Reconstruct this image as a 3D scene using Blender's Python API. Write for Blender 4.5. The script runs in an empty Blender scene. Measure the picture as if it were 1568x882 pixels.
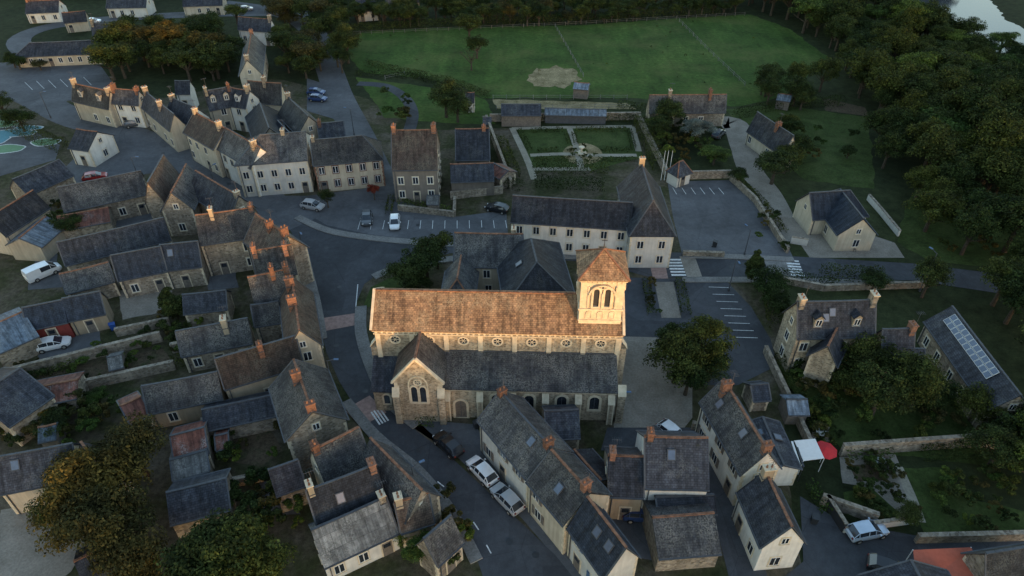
import bpy, math, random
import numpy as np
from mathutils import Vector, Matrix, noise as mn
random.seed(7); rng=np.random.default_rng(11)
sc=bpy.context.scene
# ---------------------------------------------------------------- image to ground
# Layout: image pixel coordinates are back-projected through the render camera to metres on
# the ground or a given height (x east, y north); every object is then built standing on the terrain in metres.
PITCH=math.radians(38.0); FL=1045.0; CH=62.0
_s,_c=math.sin(PITCH),math.cos(PITCH)
def P(u,v,h=0.0):
    a=(u-784)/FL; b=(441-v)/FL
    t=(CH-h)/(_s-b*_c)
    return Vector((t*a,t*(_c+b*_s),h))
cam=bpy.data.cameras.new("camera"); co=bpy.data.objects.new("camera",cam); sc.collection.objects.link(co)
co.location=(0,0,CH); co.rotation_euler=(math.pi/2-PITCH,0,0)
cam.sensor_width=36; cam.lens=36*FL/1568; cam.clip_end=5000; cam.clip_start=0.5
sc.camera=co
# ---------------------------------------------------------------- light
S_el=math.radians(1.3); Sh=Vector((0.45,-0.893,0))
S=Vector((Sh.x*math.cos(S_el),Sh.y*math.cos(S_el),math.sin(S_el)))
w=bpy.data.worlds.new("World"); sc.world=w; w.use_nodes=True
nt=w.node_tree; bg=nt.nodes['Background']
sky=nt.nodes.new('ShaderNodeTexSky'); sky.sky_type='NISHITA'; sky.sun_disc=False
sky.sun_elevation=S_el; sky.sun_rotation=math.atan2(S.x,S.y); sky.air_density=1.0; sky.dust_density=0.4; sky.ozone_density=1.55
nt.links.new(sky.outputs[0],bg.inputs[0]); bg.inputs[1].default_value=1.55
sl=bpy.data.lights.new("sun",'SUN'); sl.energy=5.0; sl.angle=math.radians(0.5); sl.color=(1.0,0.56,0.24)
so=bpy.data.objects.new("sun",sl); sc.collection.objects.link(so)
so.rotation_euler=S.to_track_quat('Z','Y').to_euler(); so.location=(60,-80,60)
sc.view_settings.view_transform='Standard'
try: sc.view_settings.look='None'
except: pass
sc.view_settings.exposure=0
# ---------------------------------------------------------------- materials
def nm(name):
    m=bpy.data.materials.new(name); m.use_nodes=True; t=m.node_tree
    return m,t,t.nodes['Principled BSDF']
def nd(t,ty,**k):
    n=t.nodes.new(ty)
    for a,b in k.items(): setattr(n,a,b)
    return n
def c4(c): return (c[0],c[1],c[2],1)
def noi(t,vec,s,d=4,r=.6,dist=0):
    n=nd(t,'ShaderNodeTexNoise'); n.inputs['Scale'].default_value=s; n.inputs['Detail'].default_value=d
    n.inputs['Roughness'].default_value=r; n.inputs['Distortion'].default_value=dist
    t.links.new(vec,n.inputs['Vector']); return n.outputs['Fac']
def rmp(t,f,pts):
    n=nd(t,'ShaderNodeValToRGB'); e=n.color_ramp.elements
    while len(e)<len(pts): e.new(.5)
    for i,(p,c) in enumerate(pts):
        e[i].position=p; e[i].color=c4(c) if hasattr(c,'__len__') else (c,c,c,1)
    t.links.new(f,n.inputs[0]); return n.outputs[0]
def mix(t,f,a,b,bl='MIX'):
    n=nd(t,'ShaderNodeMix',data_type='RGBA',blend_type=bl)
    for i,x in ((0,f),(6,a),(7,b)):
        if isinstance(x,bpy.types.NodeSocket): t.links.new(x,n.inputs[i])
        elif i==0: n.inputs[0].default_value=x
        else: n.inputs[i].default_value=c4(x)
    return n.outputs[2]
def mth(t,op,a,b=0.):
    n=nd(t,'ShaderNodeMath',operation=op)
    for i,x in ((0,a),(1,b)):
        if isinstance(x,bpy.types.NodeSocket): t.links.new(x,n.inputs[i])
        else: n.inputs[i].default_value=x
    return n.outputs[0]
def pos(t): return nd(t,'ShaderNodeNewGeometry').outputs['Position']
def uvo(t): return nd(t,'ShaderNodeTexCoord').outputs['UV']
def mp(t,v,sc_):
    n=nd(t,'ShaderNodeMapping'); n.inputs['Scale'].default_value=sc_; t.links.new(v,n.inputs[0]); return n.outputs[0]
def bump(t,b,h,st=.3,d=.05):
    n=nd(t,'ShaderNodeBump'); n.inputs['Strength'].default_value=st; n.inputs['Distance'].default_value=d
    t.links.new(h,n.inputs['Height']); t.links.new(n.outputs[0],b.inputs['Normal'])
def fin(t,b,col,rough=.85,spec=.3):
    if isinstance(col,bpy.types.NodeSocket): t.links.new(col,b.inputs['Base Color'])
    else: b.inputs['Base Color'].default_value=c4(col)
    b.inputs['Roughness'].default_value=rough
    b.inputs['Specular IOR Level'].default_value=spec
def objrand(t,lo,hi):
    o=nd(t,'ShaderNodeObjectInfo'); r=nd(t,'ShaderNodeMapRange')
    t.links.new(o.outputs['Random'],r.inputs[0]); r.inputs[3].default_value=lo; r.inputs[4].default_value=hi
    cb=nd(t,'ShaderNodeCombineColor')
    for i in range(3): t.links.new(r.outputs[0],cb.inputs[i])
    return cb.outputs[0]
def roofmat(name,c1,c2,lich,amt,bw=.34,rh=.24,rough=.68,rnd=(.62,1.35)):
    m,t,b=nm(name); uv=uvo(t); p=pos(t)
    br=nd(t,'ShaderNodeTexBrick'); t.links.new(uv,br.inputs['Vector'])
    br.inputs['Color1'].default_value=c4(c1); br.inputs['Color2'].default_value=c4(c2)
    br.inputs['Mortar'].default_value=c4([x*.35 for x in c1]); br.inputs['Scale'].default_value=1
    br.inputs['Mortar Size'].default_value=.014; br.inputs['Brick Width'].default_value=bw; br.inputs['Row Height'].default_value=rh
    big=noi(t,p,.35,5,.65); med=noi(t,p,1.6,6,.7); fine=noi(t,p,7,3,.6)
    col=mix(t,1.,br.outputs['Color'],rmp(t,med,[(.3,.5),(.7,1.45)]),'MULTIPLY')
    st=noi(t,mp(t,uv,(2.2,.18,1)),1.,4,.6)
    col=mix(t,.85,col,rmp(t,st,[(.35,.45),(.62,1.35)]),'MULTIPLY')
    mask=mth(t,'MULTIPLY',rmp(t,big,[(.62-amt*.35,0.),(.78-amt*.3,1.)]),rmp(t,fine,[(.42,0.),(.6,1.)]))
    col=mix(t,mth(t,'MULTIPLY',mask,.7),col,lich)
    moss=rmp(t,noi(t,mp(t,p,(1,1,1)),.9,5,.7),[(.6,0.),(.75,.6)])
    col=mix(t,moss,col,(.036,.035,.020))
    col=mix(t,1.,col,objrand(t,*rnd),'MULTIPLY')
    fin(t,b,col,rough,.22); bump(t,b,mix(t,.5,br.outputs['Color'],mask),.6,.06)
    return m
def stonemat(name,base,var,mort,sc_=2.6,rough=.9):
    m,t,b=nm(name); p=pos(t); q=mp(t,p,(1,1,1.6))
    v=nd(t,'ShaderNodeTexVoronoi',feature='F1'); v.inputs['Scale'].default_value=sc_; t.links.new(q,v.inputs['Vector'])
    e=nd(t,'ShaderNodeTexVoronoi',feature='DISTANCE_TO_EDGE'); e.inputs['Scale'].default_value=sc_; t.links.new(q,e.inputs['Vector'])
    g=nd(t,'ShaderNodeRGBToBW'); t.links.new(v.outputs['Color'],g.inputs[0])
    col=rmp(t,g.outputs[0],[(.15,[x*.6 for x in base]),(.5,base),(.85,var)])
    col=mix(t,rmp(t,e.outputs['Distance'],[(.02,1.),(.09,0.)]),col,mort)
    col=mix(t,.8,col,rmp(t,noi(t,p,.45,6,.65),[(.3,.6),(.7,1.25)]),'MULTIPLY')
    col=mix(t,.6,col,rmp(t,noi(t,mp(t,p,(2,2,.25)),1.,4,.6),[(.35,.6),(.6,1.1)]),'MULTIPLY')
    fin(t,b,col,rough,.2); bump(t,b,rmp(t,e.outputs['Distance'],[(0,0.),(.15,1.)]),.5,.04)
    return m
def rendmat(name,base,dirt=.4,rnd=(.75,1.1)):
    m,t,b=nm(name); p=pos(t)
    col=mix(t,1.,base,rmp(t,noi(t,p,.5,6,.65),[(.3,.8),(.7,1.08)]),'MULTIPLY')
    col=mix(t,dirt,col,rmp(t,noi(t,mp(t,p,(2.5,2.5,.22)),1.,5,.6),[(.35,.6),(.6,1.05)]),'MULTIPLY')
    z=nd(t,'ShaderNodeSeparateXYZ'); t.links.new(p,z.inputs[0])
    col=mix(t,rmp(t,mth(t,'ADD',mth(t,'MULTIPLY',z.outputs[2],.6),mth(t,'MULTIPLY',noi(t,p,1.3,4),.5)),[(.2,.45),(.6,0.)]),col,[x*.55 for x in base])
    col=mix(t,1.,col,objrand(t,*rnd),'MULTIPLY')
    fin(t,b,col,.9,.2); bump(t,b,noi(t,p,14,3),.2,.02); return m
def plain(name,c,rough=.6,spec=.4,metal=0,nz=.25,s=3.,rnd=None):
    m,t,b=nm(name)
    col=mix(t,1.,c,rmp(t,noi(t,pos(t),s,5,.6),[(.3,1-nz),(.7,1+nz)]),'MULTIPLY')
    if rnd: col=mix(t,1.,col,objrand(t,*rnd),'MULTIPLY')
    fin(t,b,col,rough,spec); b.inputs['Metallic'].default_value=metal; return m
def groundmat(name,cs,s=.25,s2=3.,rough=.95,bs=.3,extra=None,fine=.3):
    m,t,b=nm(name); p=pos(t)
    n1=noi(t,p,s,7,.62,.4); n2=noi(t,p,s2,5,.65)
    col=rmp(t,n1,[(.3+.4*i/(len(cs)-1),c) for i,c in enumerate(cs)])
    col=mix(t,1.,col,rmp(t,n2,[(.3,1-fine),(.7,1+fine)]),'MULTIPLY')
    col=mix(t,.6,col,rmp(t,noi(t,p,s2*6,3,.6),[(.3,1-fine),(.7,1+fine)]),'MULTIPLY')
    if extra: col=extra(t,p,col)
    fin(t,b,col,rough,.12); bump(t,b,n2,bs,.08); return m
def asph(name,base,patch=.25):
    def ex(t,p,col):
        v=nd(t,'ShaderNodeTexVoronoi',feature='DISTANCE_TO_EDGE'); v.inputs['Scale'].default_value=.16; t.links.new(p,v.inputs['Vector'])
        col=mix(t,mth(t,'MULTIPLY',rmp(t,v.outputs['Distance'],[(.0,1.),(.008,0.)]),.5),col,[x*.5 for x in base])
        v2=nd(t,'ShaderNodeTexVoronoi',feature='F1',distance='CHEBYCHEV'); v2.inputs['Scale'].default_value=.1; t.links.new(p,v2.inputs['Vector'])
        g=nd(t,'ShaderNodeRGBToBW'); t.links.new(v2.outputs['Color'],g.inputs[0])
        return mix(t,.5,col,rmp(t,g.outputs[0],[(.2,1-patch),(.8,1+patch)]),'MULTIPLY')
    m=groundmat(name,[[x*.68 for x in base],base,[x*1.25 for x in base]],.12,1.2,.85,.08,ex,.14); return m
def foliage(name,c1,c2,c3):
    m,t,b=nm(name); g=nd(t,'ShaderNodeNewGeometry'); o=nd(t,'ShaderNodeObjectInfo')
    col=rmp(t,g.outputs['Random Per Island'],[(0.,c1),(.5,c2),(1.,c3)])
    col=mix(t,1.,col,rmp(t,noi(t,g.outputs['Position'],.45,3),[(.32,.5),(.68,1.5)]),'MULTIPLY')
    col=mix(t,.9,col,rmp(t,o.outputs['Random'],[(0,(.55,.68,.62)),(.5,(1,1,1)),(1,(1.5,1.25,.85))]),'MULTIPLY')
    fin(t,b,col,.75,.12)
    tr=nd(t,'ShaderNodeBsdfTranslucent'); t.links.new(col,tr.inputs[0])
    ms=nd(t,'ShaderNodeMixShader'); ms.inputs[0].default_value=.25
    t.links.new(b.outputs[0],ms.inputs[1]); t.links.new(tr.outputs[0],ms.inputs[2])
    t.links.new(ms.outputs[0],t.nodes['Material Output'].inputs[0]); return m
M={}
M['slate']=roofmat('slate_roof',(.024,.027,.035),(.042,.046,.056),(.12,.12,.115),.3)
M['slate_old']=roofmat('old_slate_roof',(.033,.034,.037),(.056,.055,.055),(.17,.165,.145),.6)
M['slate_new']=roofmat('new_slate_roof',(.018,.025,.038),(.028,.036,.051),(.08,.08,.08),.05,rnd=(.85,1.15))
M['tile']=roofmat('tile_roof',(.058,.042,.034),(.092,.064,.050),(.15,.14,.11),.5)
M['nave']=roofmat('nave_tile_roof',(.15,.092,.055),(.30,.185,.10),(.34,.27,.17),.5,rnd=(1,1))
M['rust']=roofmat('rusty_sheet_roof',(.12,.048,.034),(.16,.07,.05),(.3,.29,.28),.3,bw=.9,rh=6,rnd=(.8,1.2))
M['sheet']=roofmat('sheet_metal_roof',(.10,.13,.165),(.14,.17,.20),(.25,.26,.26),.3,bw=.8,rh=8)
M['fibro']=roofmat('fibre_cement_roof',(.13,.13,.125),(.22,.215,.20),(.05,.05,.045),.8,bw=1.1,rh=1.6)
M['stone']=stonemat('rubble_stone',(.25,.205,.15),(.35,.295,.22),(.28,.245,.2))
M['church']=stonemat('church_rubble',(.35,.28,.19),(.47,.385,.27),(.40,.345,.26),3.2)
M['ashlar']=plain('ashlar_limestone',(.54,.46,.33),.85,.2,0,.22,1.5)
M['cream']=rendmat('cream_render',(.47,.41,.31))
M['white']=rendmat('white_render',(.62,.60,.54),.3,(.85,1.1))
M['grey']=rendmat('grey_render',(.18,.155,.13))
M['beige']=rendmat('beige_render',(.36,.29,.20))
M['brick']=plain('brick',(.20,.105,.07),.9,.2,0,.4,4.,(.6,1.2))
M['ridge']=plain('terracotta_ridge',(.20,.10,.06),.85,.2,0,.5,2.)
M['lead']=plain('lead_ridge',(.06,.064,.07),.6,.4,0,.3,2.)
M['frame']=plain('white_frame',(.62,.62,.60),.5,.4,0,.06)
M['glass']=plain('window_glass',(.022,.028,.036),.08,.8,0,.4,.7)
M['wood']=plain('painted_wood',(.14,.12,.10),.7,.3,0,.3)
M['blue']=plain('blue_paint',(.07,.12,.2),.6,.3,0,.2)
M['binblue']=plain('blue_plastic',(.02,.07,.25),.5,.4,0,.1)
M['redp']=plain('red_paint',(.16,.03,.025),.6,.3,0,.2)
M['dark']=plain('dark_metal_and_shade',(.03,.032,.035),.5,.4,0,.2)
M['panel']=plain('solar_glass',(.03,.045,.08),.15,.8,0,.2)
M['pv']=plain('photovoltaic_glass',(.065,.09,.14),.3,.7,0,.2)
M['bark']=plain('bark',(.07,.055,.04),.95,.1,0,.4,5.)
M['tyre']=plain('tyre',(.015,.015,.016),.8,.2)
M['paint']=plain('road_paint',(.60,.60,.58),.8,.2,0,.35,5.)
M['asphalt']=asph('asphalt',(.062,.064,.069)); M['asphalt2']=asph('worn_asphalt',(.098,.099,.103),.2)
M['pave']=groundmat('pavement',[(.13,.125,.115),(.18,.172,.16),(.22,.21,.19)],.4,4.,.9,.1)
M['kerb']=plain('kerb_stone',(.24,.23,.21),.9,.2)
M['pink']=plain('pink_setts',(.30,.20,.17),.9,.2,0,.25,2.)
def fieldex(t,p,col):
    d=noi(t,mp(t,p,(1,.2,1)),.3,5,.65)
    col=mix(t,.6,col,rmp(t,d,[(.35,.65),(.65,1.3)]),'MULTIPLY')
    col=mix(t,rmp(t,noi(t,p,.9,6,.75),[(.56,0.),(.72,.5)]),col,(.03,.045,.012))
    return mix(t,rmp(t,noi(t,p,.06,5,.7),[(.48,0.),(.66,.6)]),col,(.098,.105,.032))
M['field']=groundmat('meadow_grass',[(.028,.050,.010),(.046,.082,.016),(.068,.102,.022)],.07,1.1,.95,.7,fieldex,.32)
M['lawn']=groundmat('lawn_grass',[(.026,.038,.010),(.044,.064,.017),(.065,.080,.026)],.3,2.5,.95,.5,None,.32)
M['yard']=groundmat('yard_ground',[(.022,.030,.011),(.045,.046,.020),(.08,.066,.044),(.11,.095,.072)],.16,1.6,.95,.6,None,.4)
M['soil']=groundmat('garden_soil',[(.05,.04,.025),(.095,.07,.045),(.04,.05,.02)],.5,2.5,.95,.7,None,.4)
M['gravel']=groundmat('gravel',[(.16,.14,.115),(.22,.195,.16),(.27,.24,.20)],.3,4,.95,.3,None,.22)
M['path']=groundmat('pale_gravel_path',[(.21,.185,.14),(.28,.25,.19),(.32,.29,.23)],.3,4,.95,.2,None,.2)
M['sand']=groundmat('sandy_ground',[(.10,.08,.035),(.22,.175,.095),(.32,.25,.14)],.35,3,.95,.5,None,.45)
M['terr']=groundmat('terrain_grass',[(.015,.020,.008),(.027,.034,.013),(.045,.052,.020)],.03,.6,.95,.6,None,.4)
M['water']=plain('pond_water',(.05,.055,.06),.12,.6,0,.1)
M['leafA']=foliage('leaves_dark',(.013,.021,.006),(.033,.048,.012),(.070,.090,.026))
M['leafB']=foliage('leaves_olive',(.022,.023,.007),(.055,.050,.016),(.105,.086,.028))
M['leafC']=foliage('leaves_bright',(.030,.048,.011),(.062,.096,.020),(.115,.155,.036))
M['leafD']=foliage('leaves_silver',(.06,.075,.06),(.12,.14,.12),(.2,.22,.19))
M['leafR']=foliage('leaves_red',(.03,.03,.01),(.10,.02,.015),(.22,.03,.025))
# ---------------------------------------------------------------- mesh builder
class MB:
    def __init__(s): s.v=[];s.f=[];s.m=[];s.uv=[];s.mats=[]
    def mi(s,k):
        if k not in s.mats: s.mats.append(k)
        return s.mats.index(k)
    def face(s,pts,m):
        i=len(s.v); pts=[Vector(p) for p in pts]; s.v+=[tuple(p) for p in pts]; s.f.append(tuple(range(i,i+len(pts)))); s.m.append(s.mi(m))
        n=Vector((0,0,0))
        for k in range(len(pts)):
            a=pts[k]; b=pts[(k+1)%len(pts)]; n+=a.cross(b)
        if n.length<1e-9: n=Vector((0,0,1))
        n.normalize()
        if abs(n.z)>.999: U=Vector((1,0,0));V=Vector((0,1,0))
        else:
            U=Vector((0,0,1)).cross(n); U.normalize(); V=n.cross(U)
        s.uv+=[(p.dot(U),p.dot(V)) for p in pts]
    def ob(s,c,ax,ay,az,m):
        c=Vector(c);ax=Vector(ax);ay=Vector(ay);az=Vector(az)
        p=lambda i,j,k:c+ax*i+ay*j+az*k
        q=[p(-1,-1,-1),p(1,-1,-1),p(1,1,-1),p(-1,1,-1),p(-1,-1,1),p(1,-1,1),p(1,1,1),p(-1,1,1)]
        for f in ((0,3,2,1),(4,5,6,7),(0,1,5,4),(1,2,6,5),(2,3,7,6),(3,0,4,7)): s.face([q[x] for x in f],m)
    def box(s,x0,x1,y0,y1,z0,z1,m): s.ob(((x0+x1)/2,(y0+y1)/2,(z0+z1)/2),((x1-x0)/2,0,0),(0,(y1-y0)/2,0),(0,0,(z1-z0)/2),m)
    def slab(s,pts,th,m,m2=None):
        pts=[Vector(p) for p in pts]; n=(pts[1]-pts[0]).cross(pts[2]-pts[0])
        if n.z<0: pts=pts[::-1]
        up=[p+Vector((0,0,th)) for p in pts]
        s.face(up,m); s.face(pts[::-1],m2 or m)
        for i in range(len(pts)):
            j=(i+1)%len(pts); s.face([pts[i],pts[j],up[j],up[i]],m2 or m)
    def beam(s,a,b,w,h,m):
        a=Vector(a);b=Vector(b);d=b-a
        if d.length<1e-4:return
        side=d.cross(Vector((0,0,1)))
        if side.length<1e-5: side=Vector((1,0,0))
        side.normalize(); up=side.cross(d); up.normalize()
        s.ob((a+b)/2,d/2,side*w/2,up*h/2,m)
    def cyl(s,c,r0,r1,h,m,n=8,ax=Vector((0,0,1))):
        c=Vector(c);ax=Vector(ax).normalized(); u=ax.orthogonal().normalized(); v=ax.cross(u)
        a=[c+(u*math.cos(6.2832*i/n)+v*math.sin(6.2832*i/n))*r0 for i in range(n)]
        b=[c+ax*h+(u*math.cos(6.2832*i/n)+v*math.sin(6.2832*i/n))*r1 for i in range(n)]
        for i in range(n):
            j=(i+1)%n; s.face([a[i],a[j],b[j],b[i]],m)
        s.face(b,m); s.face(a[::-1],m)
    def obj(s,name,parent=None,loc=None,rot=None):
        if not s.f: return None
        me=bpy.data.meshes.new(name); me.from_pydata(s.v,[],s.f)
        for k in s.mats: me.materials.append(M[k])
        me.polygons.foreach_set('material_index',s.m)
        ul=me.uv_layers.new(name='UVMap'); ul.data.foreach_set('uv',np.array(s.uv,dtype=np.float32).ravel())
        me.update(); o=bpy.data.objects.new(name,me); sc.collection.objects.link(o)
        if parent: o.parent=parent
        if loc is not None: o.location=loc
        if rot is not None: o.rotation_euler=(0,0,rot)
        return o
def empty(name,loc=(0,0,0),rot=0):
    o=bpy.data.objects.new(name,None); o.empty_display_size=.5; sc.collection.objects.link(o); o.location=loc; o.rotation_euler=(0,0,rot); return o
# ---------------------------------------------------------------- ground sheets
cnt={}
def zl(l):
    cnt[l]=cnt.get(l,0)+1; return l*.012+(cnt[l]%14)*.0008
def smooth(pts,n=6,closed=False):
    out=[];N=len(pts)
    for i in range(N if closed else N-1):
        g=lambda k: pts[k%N] if closed else pts[max(0,min(N-1,k))]
        p0,p1,p2,p3=g(i-1),g(i),g(i+1),g(i+2)
        for k in range(n):
            t=k/n; out.append(.5*((2*p1)+(p2-p0)*t+(2*p0-5*p1+4*p2-p3)*t*t+(3*p1-p0-3*p2+p3)*t**3))
    if not closed: out.append(pts[-1])
    return out
def poly(name,px,l,m,jit=0,sm=0,thick=0,world=False):
    pts=[Vector(p) if world else P(*p) for p in px]
    if sm: pts=smooth(pts,5,True)
    if jit:
        q=[]
        for i,a in enumerate(pts):
            b=pts[(i+1)%len(pts)]; k=max(1,int((b-a).length/1.2))
            for j in range(k):
                p=a.lerp(b,j/k); d=mn.noise_vector(p*.35)+mn.noise_vector(p*1.1)*.5; q.append(p+Vector((d.x,d.y,0))*jit)
        pts=q
    area=sum(pts[i].x*pts[(i+1)%len(pts)].y-pts[(i+1)%len(pts)].x*pts[i].y for i in range(len(pts)))
    if area<0: pts=pts[::-1]
    z=zl(l); mb=MB()
    if thick:
        lo=[Vector((p.x,p.y,-.02)) for p in pts]; hi=[Vector((p.x,p.y,thick+z)) for p in pts]
        mb.face(hi,m)
        for i in range(len(pts)):
            j=(i+1)%len(pts); mb.face([lo[i],lo[j],hi[j],hi[i]],'kerb')
    else: mb.face([Vector((p.x,p.y,z)) for p in pts],m)
    return mb.obj(name)
def strip(name,px,w,l,m,thick=0,sm=6,kerb=True,w2=None):
    pts=smooth([P(*p) for p in px],sm) if sm else [P(*p) for p in px]
    z=zl(l)+thick; mb=MB(); L=[];R=[]
    for i,p in enumerate(pts):
        a=pts[max(0,i-1)];b=pts[min(len(pts)-1,i+1)]; d=(b-a);d.z=0;d.normalize(); s=Vector((-d.y,d.x,0))
        ww=w if w2 is None else w+(w2-w)*i/(len(pts)-1)
        L.append(p+s*ww/2);R.append(p-s*ww/2)
    Z=lambda p,z:Vector((p.x,p.y,z))
    for i in range(len(pts)-1):
        mb.face([Z(R[i],z),Z(R[i+1],z),Z(L[i+1],z),Z(L[i],z)],m)
        if thick:
            mb.face([Z(L[i],z),Z(L[i+1],z),Z(L[i+1],0),Z(L[i],0)],'kerb'); mb.face([Z(R[i],0),Z(R[i+1],0),Z(R[i+1],z),Z(R[i],z)],'kerb')
    if thick:
        mb.face([Z(L[0],z),Z(L[0],0),Z(R[0],0),Z(R[0],z)],'kerb'); mb.face([Z(R[-1],z),Z(R[-1],0),Z(L[-1],0),Z(L[-1],z)],'kerb')
    return mb.obj(name)
mb=MB(); mb.face([(-2500,-2500,0),(2500,-2500,0),(2500,3500,0),(-2500,3500,0)],'terr'); mb.obj('ground')
poly('village_ground',[(-500,150),(60,110),(250,150),(420,120),(560,150),(640,200),(1000,190),(1050,380),(1200,400),(1200,700),(1230,880),(1000,1000),(-500,1000)],1,'yard',.3)
poly('meadow_field',[(528,58),(560,48),(700,42),(900,38),(1040,28),(1150,22),(1210,45),(1268,88),(1225,128),(1195,150),(1130,163),(960,150),(740,150),(700,128),(640,118),(560,112),(540,95)],2,'field',.6)
poly('meadow_field',[(545,118),(700,140),(745,152),(760,190),(700,190),(590,180),(560,140)],2,'field',.5)
poly('garden_lawn',[(1110,168),(1190,160),(1330,180),(1340,290),(1230,275),(1180,230),(1130,190)],2,'lawn',.5)
poly('garden_lawn',[(1180,560),(1270,560),(1420,580),(1568,650),(1600,720),(1290,690)],2,'lawn',.5)
poly('garden_lawn',[(1370,715),(1440,715),(1470,760),(1600,790),(1600,850),(1420,830)],2,'lawn',.3)
poly('orchard_lawn',[(1400,290),(1560,300),(1640,420),(1420,400),(1370,370)],2,'lawn',.5)
# asphalt
ROAD=[(745,900),(712,800),(655,728),(585,665),(545,625),(520,585),(500,540),(488,490),(474,430),(462,385),(440,345),(405,310),(455,318),(500,345),(560,358),(640,368),(780,374),(870,383),(1040,387),(1200,392),(1400,404),(1700,440),(1700,475),(1400,430),(1200,424),(1100,424),(1000,426),(940,410),(880,400),(690,388),(640,400),(590,412),(558,435),(545,465),(545,510),(560,560),(585,610),(625,650),(690,700),(760,765),(850,850),(890,900)]
poly('main_road',ROAD,4,'asphalt',0)
poly('square_asphalt',[(405,300),(470,300),(590,285),(640,318),(700,332),(775,322),(780,385),(640,372),(500,352),(440,348)],3,'asphalt2')
poly('car_park_asphalt',[(1022,278),(1118,276),(1150,300),(1195,352),(1215,396),(1045,392),(1030,330)],3,'asphalt2')
poly('car_park_asphalt',[(945,425),(1110,428),(1150,470),(1180,520),(1190,560),(1130,590),(1060,590),(1010,520),(945,515)],3,'asphalt')
poly('church_yard_gravel',[(940,515),(1010,517),(1060,590),(1060,640),(1040,665),(940,655)],3,'gravel')
poly('side_street',[(930,655),(1060,655),(1105,700),(1160,830),(1180,900),(1120,900),(1085,760),(1050,690),(920,690)],3,'asphalt')
poly('driveway_asphalt',[(1225,760),(1290,800),(1400,820),(1700,815),(1700,900),(1180,900),(1230,860)],3,'asphalt')
poly('pavement_area',[(545,560),(600,600),(610,640),(725,650),(800,740),(860,830),(935,900),(890,900),(800,795),(700,700),(630,650),(590,612)],3,'asphalt2')
strip('side_road',[(600,310),(575,265),(550,210),(520,150),(502,100),(480,50),(430,20),(340,5)],6.5,3,'asphalt2')
strip('street',[(460,345),(400,305),(330,270),(250,228),(180,200),(110,180),(40,145),(-60,105)],7,4,'asphalt2')
poly('car_park_asphalt',[(-100,100),(30,95),(150,95),(175,130),(140,150),(100,155),(60,165),(-100,120)],3,'asphalt2')
strip('street',[(80,160),(60,100),(30,60),(110,35),(300,22),(480,20)],6,3,'asphalt2')
poly('yard_asphalt',[(150,205),(250,232),(250,262),(120,285),(95,262)],3,'asphalt2')
poly('yard_asphalt',[(470,120),(500,130),(520,185),(470,170)],3,'asphalt2')
strip('garden_path',[(548,128),(590,132),(620,150),(632,175),(625,205)],2.6,3,'asphalt')
strip('gravel_drive',[(1100,188),(1125,190),(1138,225),(1150,262),(1180,300),(1215,370)],6,3,'gravel',w2=4)
poly('gravel_terrace',[(1205,345),(1260,335),(1370,372),(1385,395),(1240,395)],3,'gravel')
poly('sandy_patch',[(806,118),(822,106),(850,102),(880,106),(888,122),(870,135),(840,132),(815,130)],3,'sand',1.6)
poly('sandy_yard',[(-60,835),(60,815),(110,800),(135,835),(90,890),(-60,900)],3,'gravel',.5)
poly('bare_yard',[(350,665),(410,645),(435,690),(400,715),(350,705)],2,'soil',.6)
for q in [[(180,445),(262,438),(262,475),(190,490)],[(50,510),(150,500),(160,545),(60,560)],[(420,470),(445,465),(455,520),(430,525)],[(55,395),(85,385),(95,440),(40,445)],[(130,340),(280,318),(285,335),(140,352)],[(310,400),(360,392),(365,440),(320,445)],[(345,590),(420,575),(430,600),(350,620)],[(395,730),(430,725),(460,790),(400,790)],[(0,780),(110,765),(120,800),(0,830)],[(870,740),(930,735),(1000,800),(1000,860),(960,850)]]: poly('paved_yard',q,2,'gravel' if q[0][0]%20<10 else 'asphalt2',.3)
poly('vegetable_patch',[(30,580),(250,535),(262,555),(60,605)],2,'soil',.3)
poly('vegetable_patch',[(1260,150),(1325,165),(1330,178),(1265,170)],3,'soil',.3)
poly('paddock_track',[(755,152),(960,158),(975,168),(760,166)],3,'sand',.5)
# pavements
strip('pavement',[(492,520),(484,470),(472,420),(464,385)],1.6,5,'pave',.12)
strip('pavement',[(730,860),(690,785),(640,722),(575,668),(530,615)],1.3,5,'pave',.12)
strip('pavement',[(455,333),(500,353),(560,364),(640,372),(700,375)],1.4,5,'pave',.12)
strip('pavement',[(553,470),(553,510),(568,560),(595,612),(640,652)],1.6,5,'pave',.12)
strip('pavement',[(572,425),(600,414),(660,402),(700,396)],1.4,5,'pave',.12)
strip('pavement',[(1045,392),(1130,394),(1215,398)],1.2,5,'pave',.12,0)
strip('pavement',[(1045,429),(1200,429),(1400,436)],1.2,5,'pave',.12,0)
strip('pavement',[(785,389),(870,393),(985,397)],1.4,5,'pave',.12,0)
poly('grass_verge',[(556,470),(568,440),(600,425),(640,415),(600,455),(570,470)],3,'lawn')
poly('bed_path',[(1002,432),(1031,432),(1043,487),(1013,487)],4,'gravel')
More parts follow.
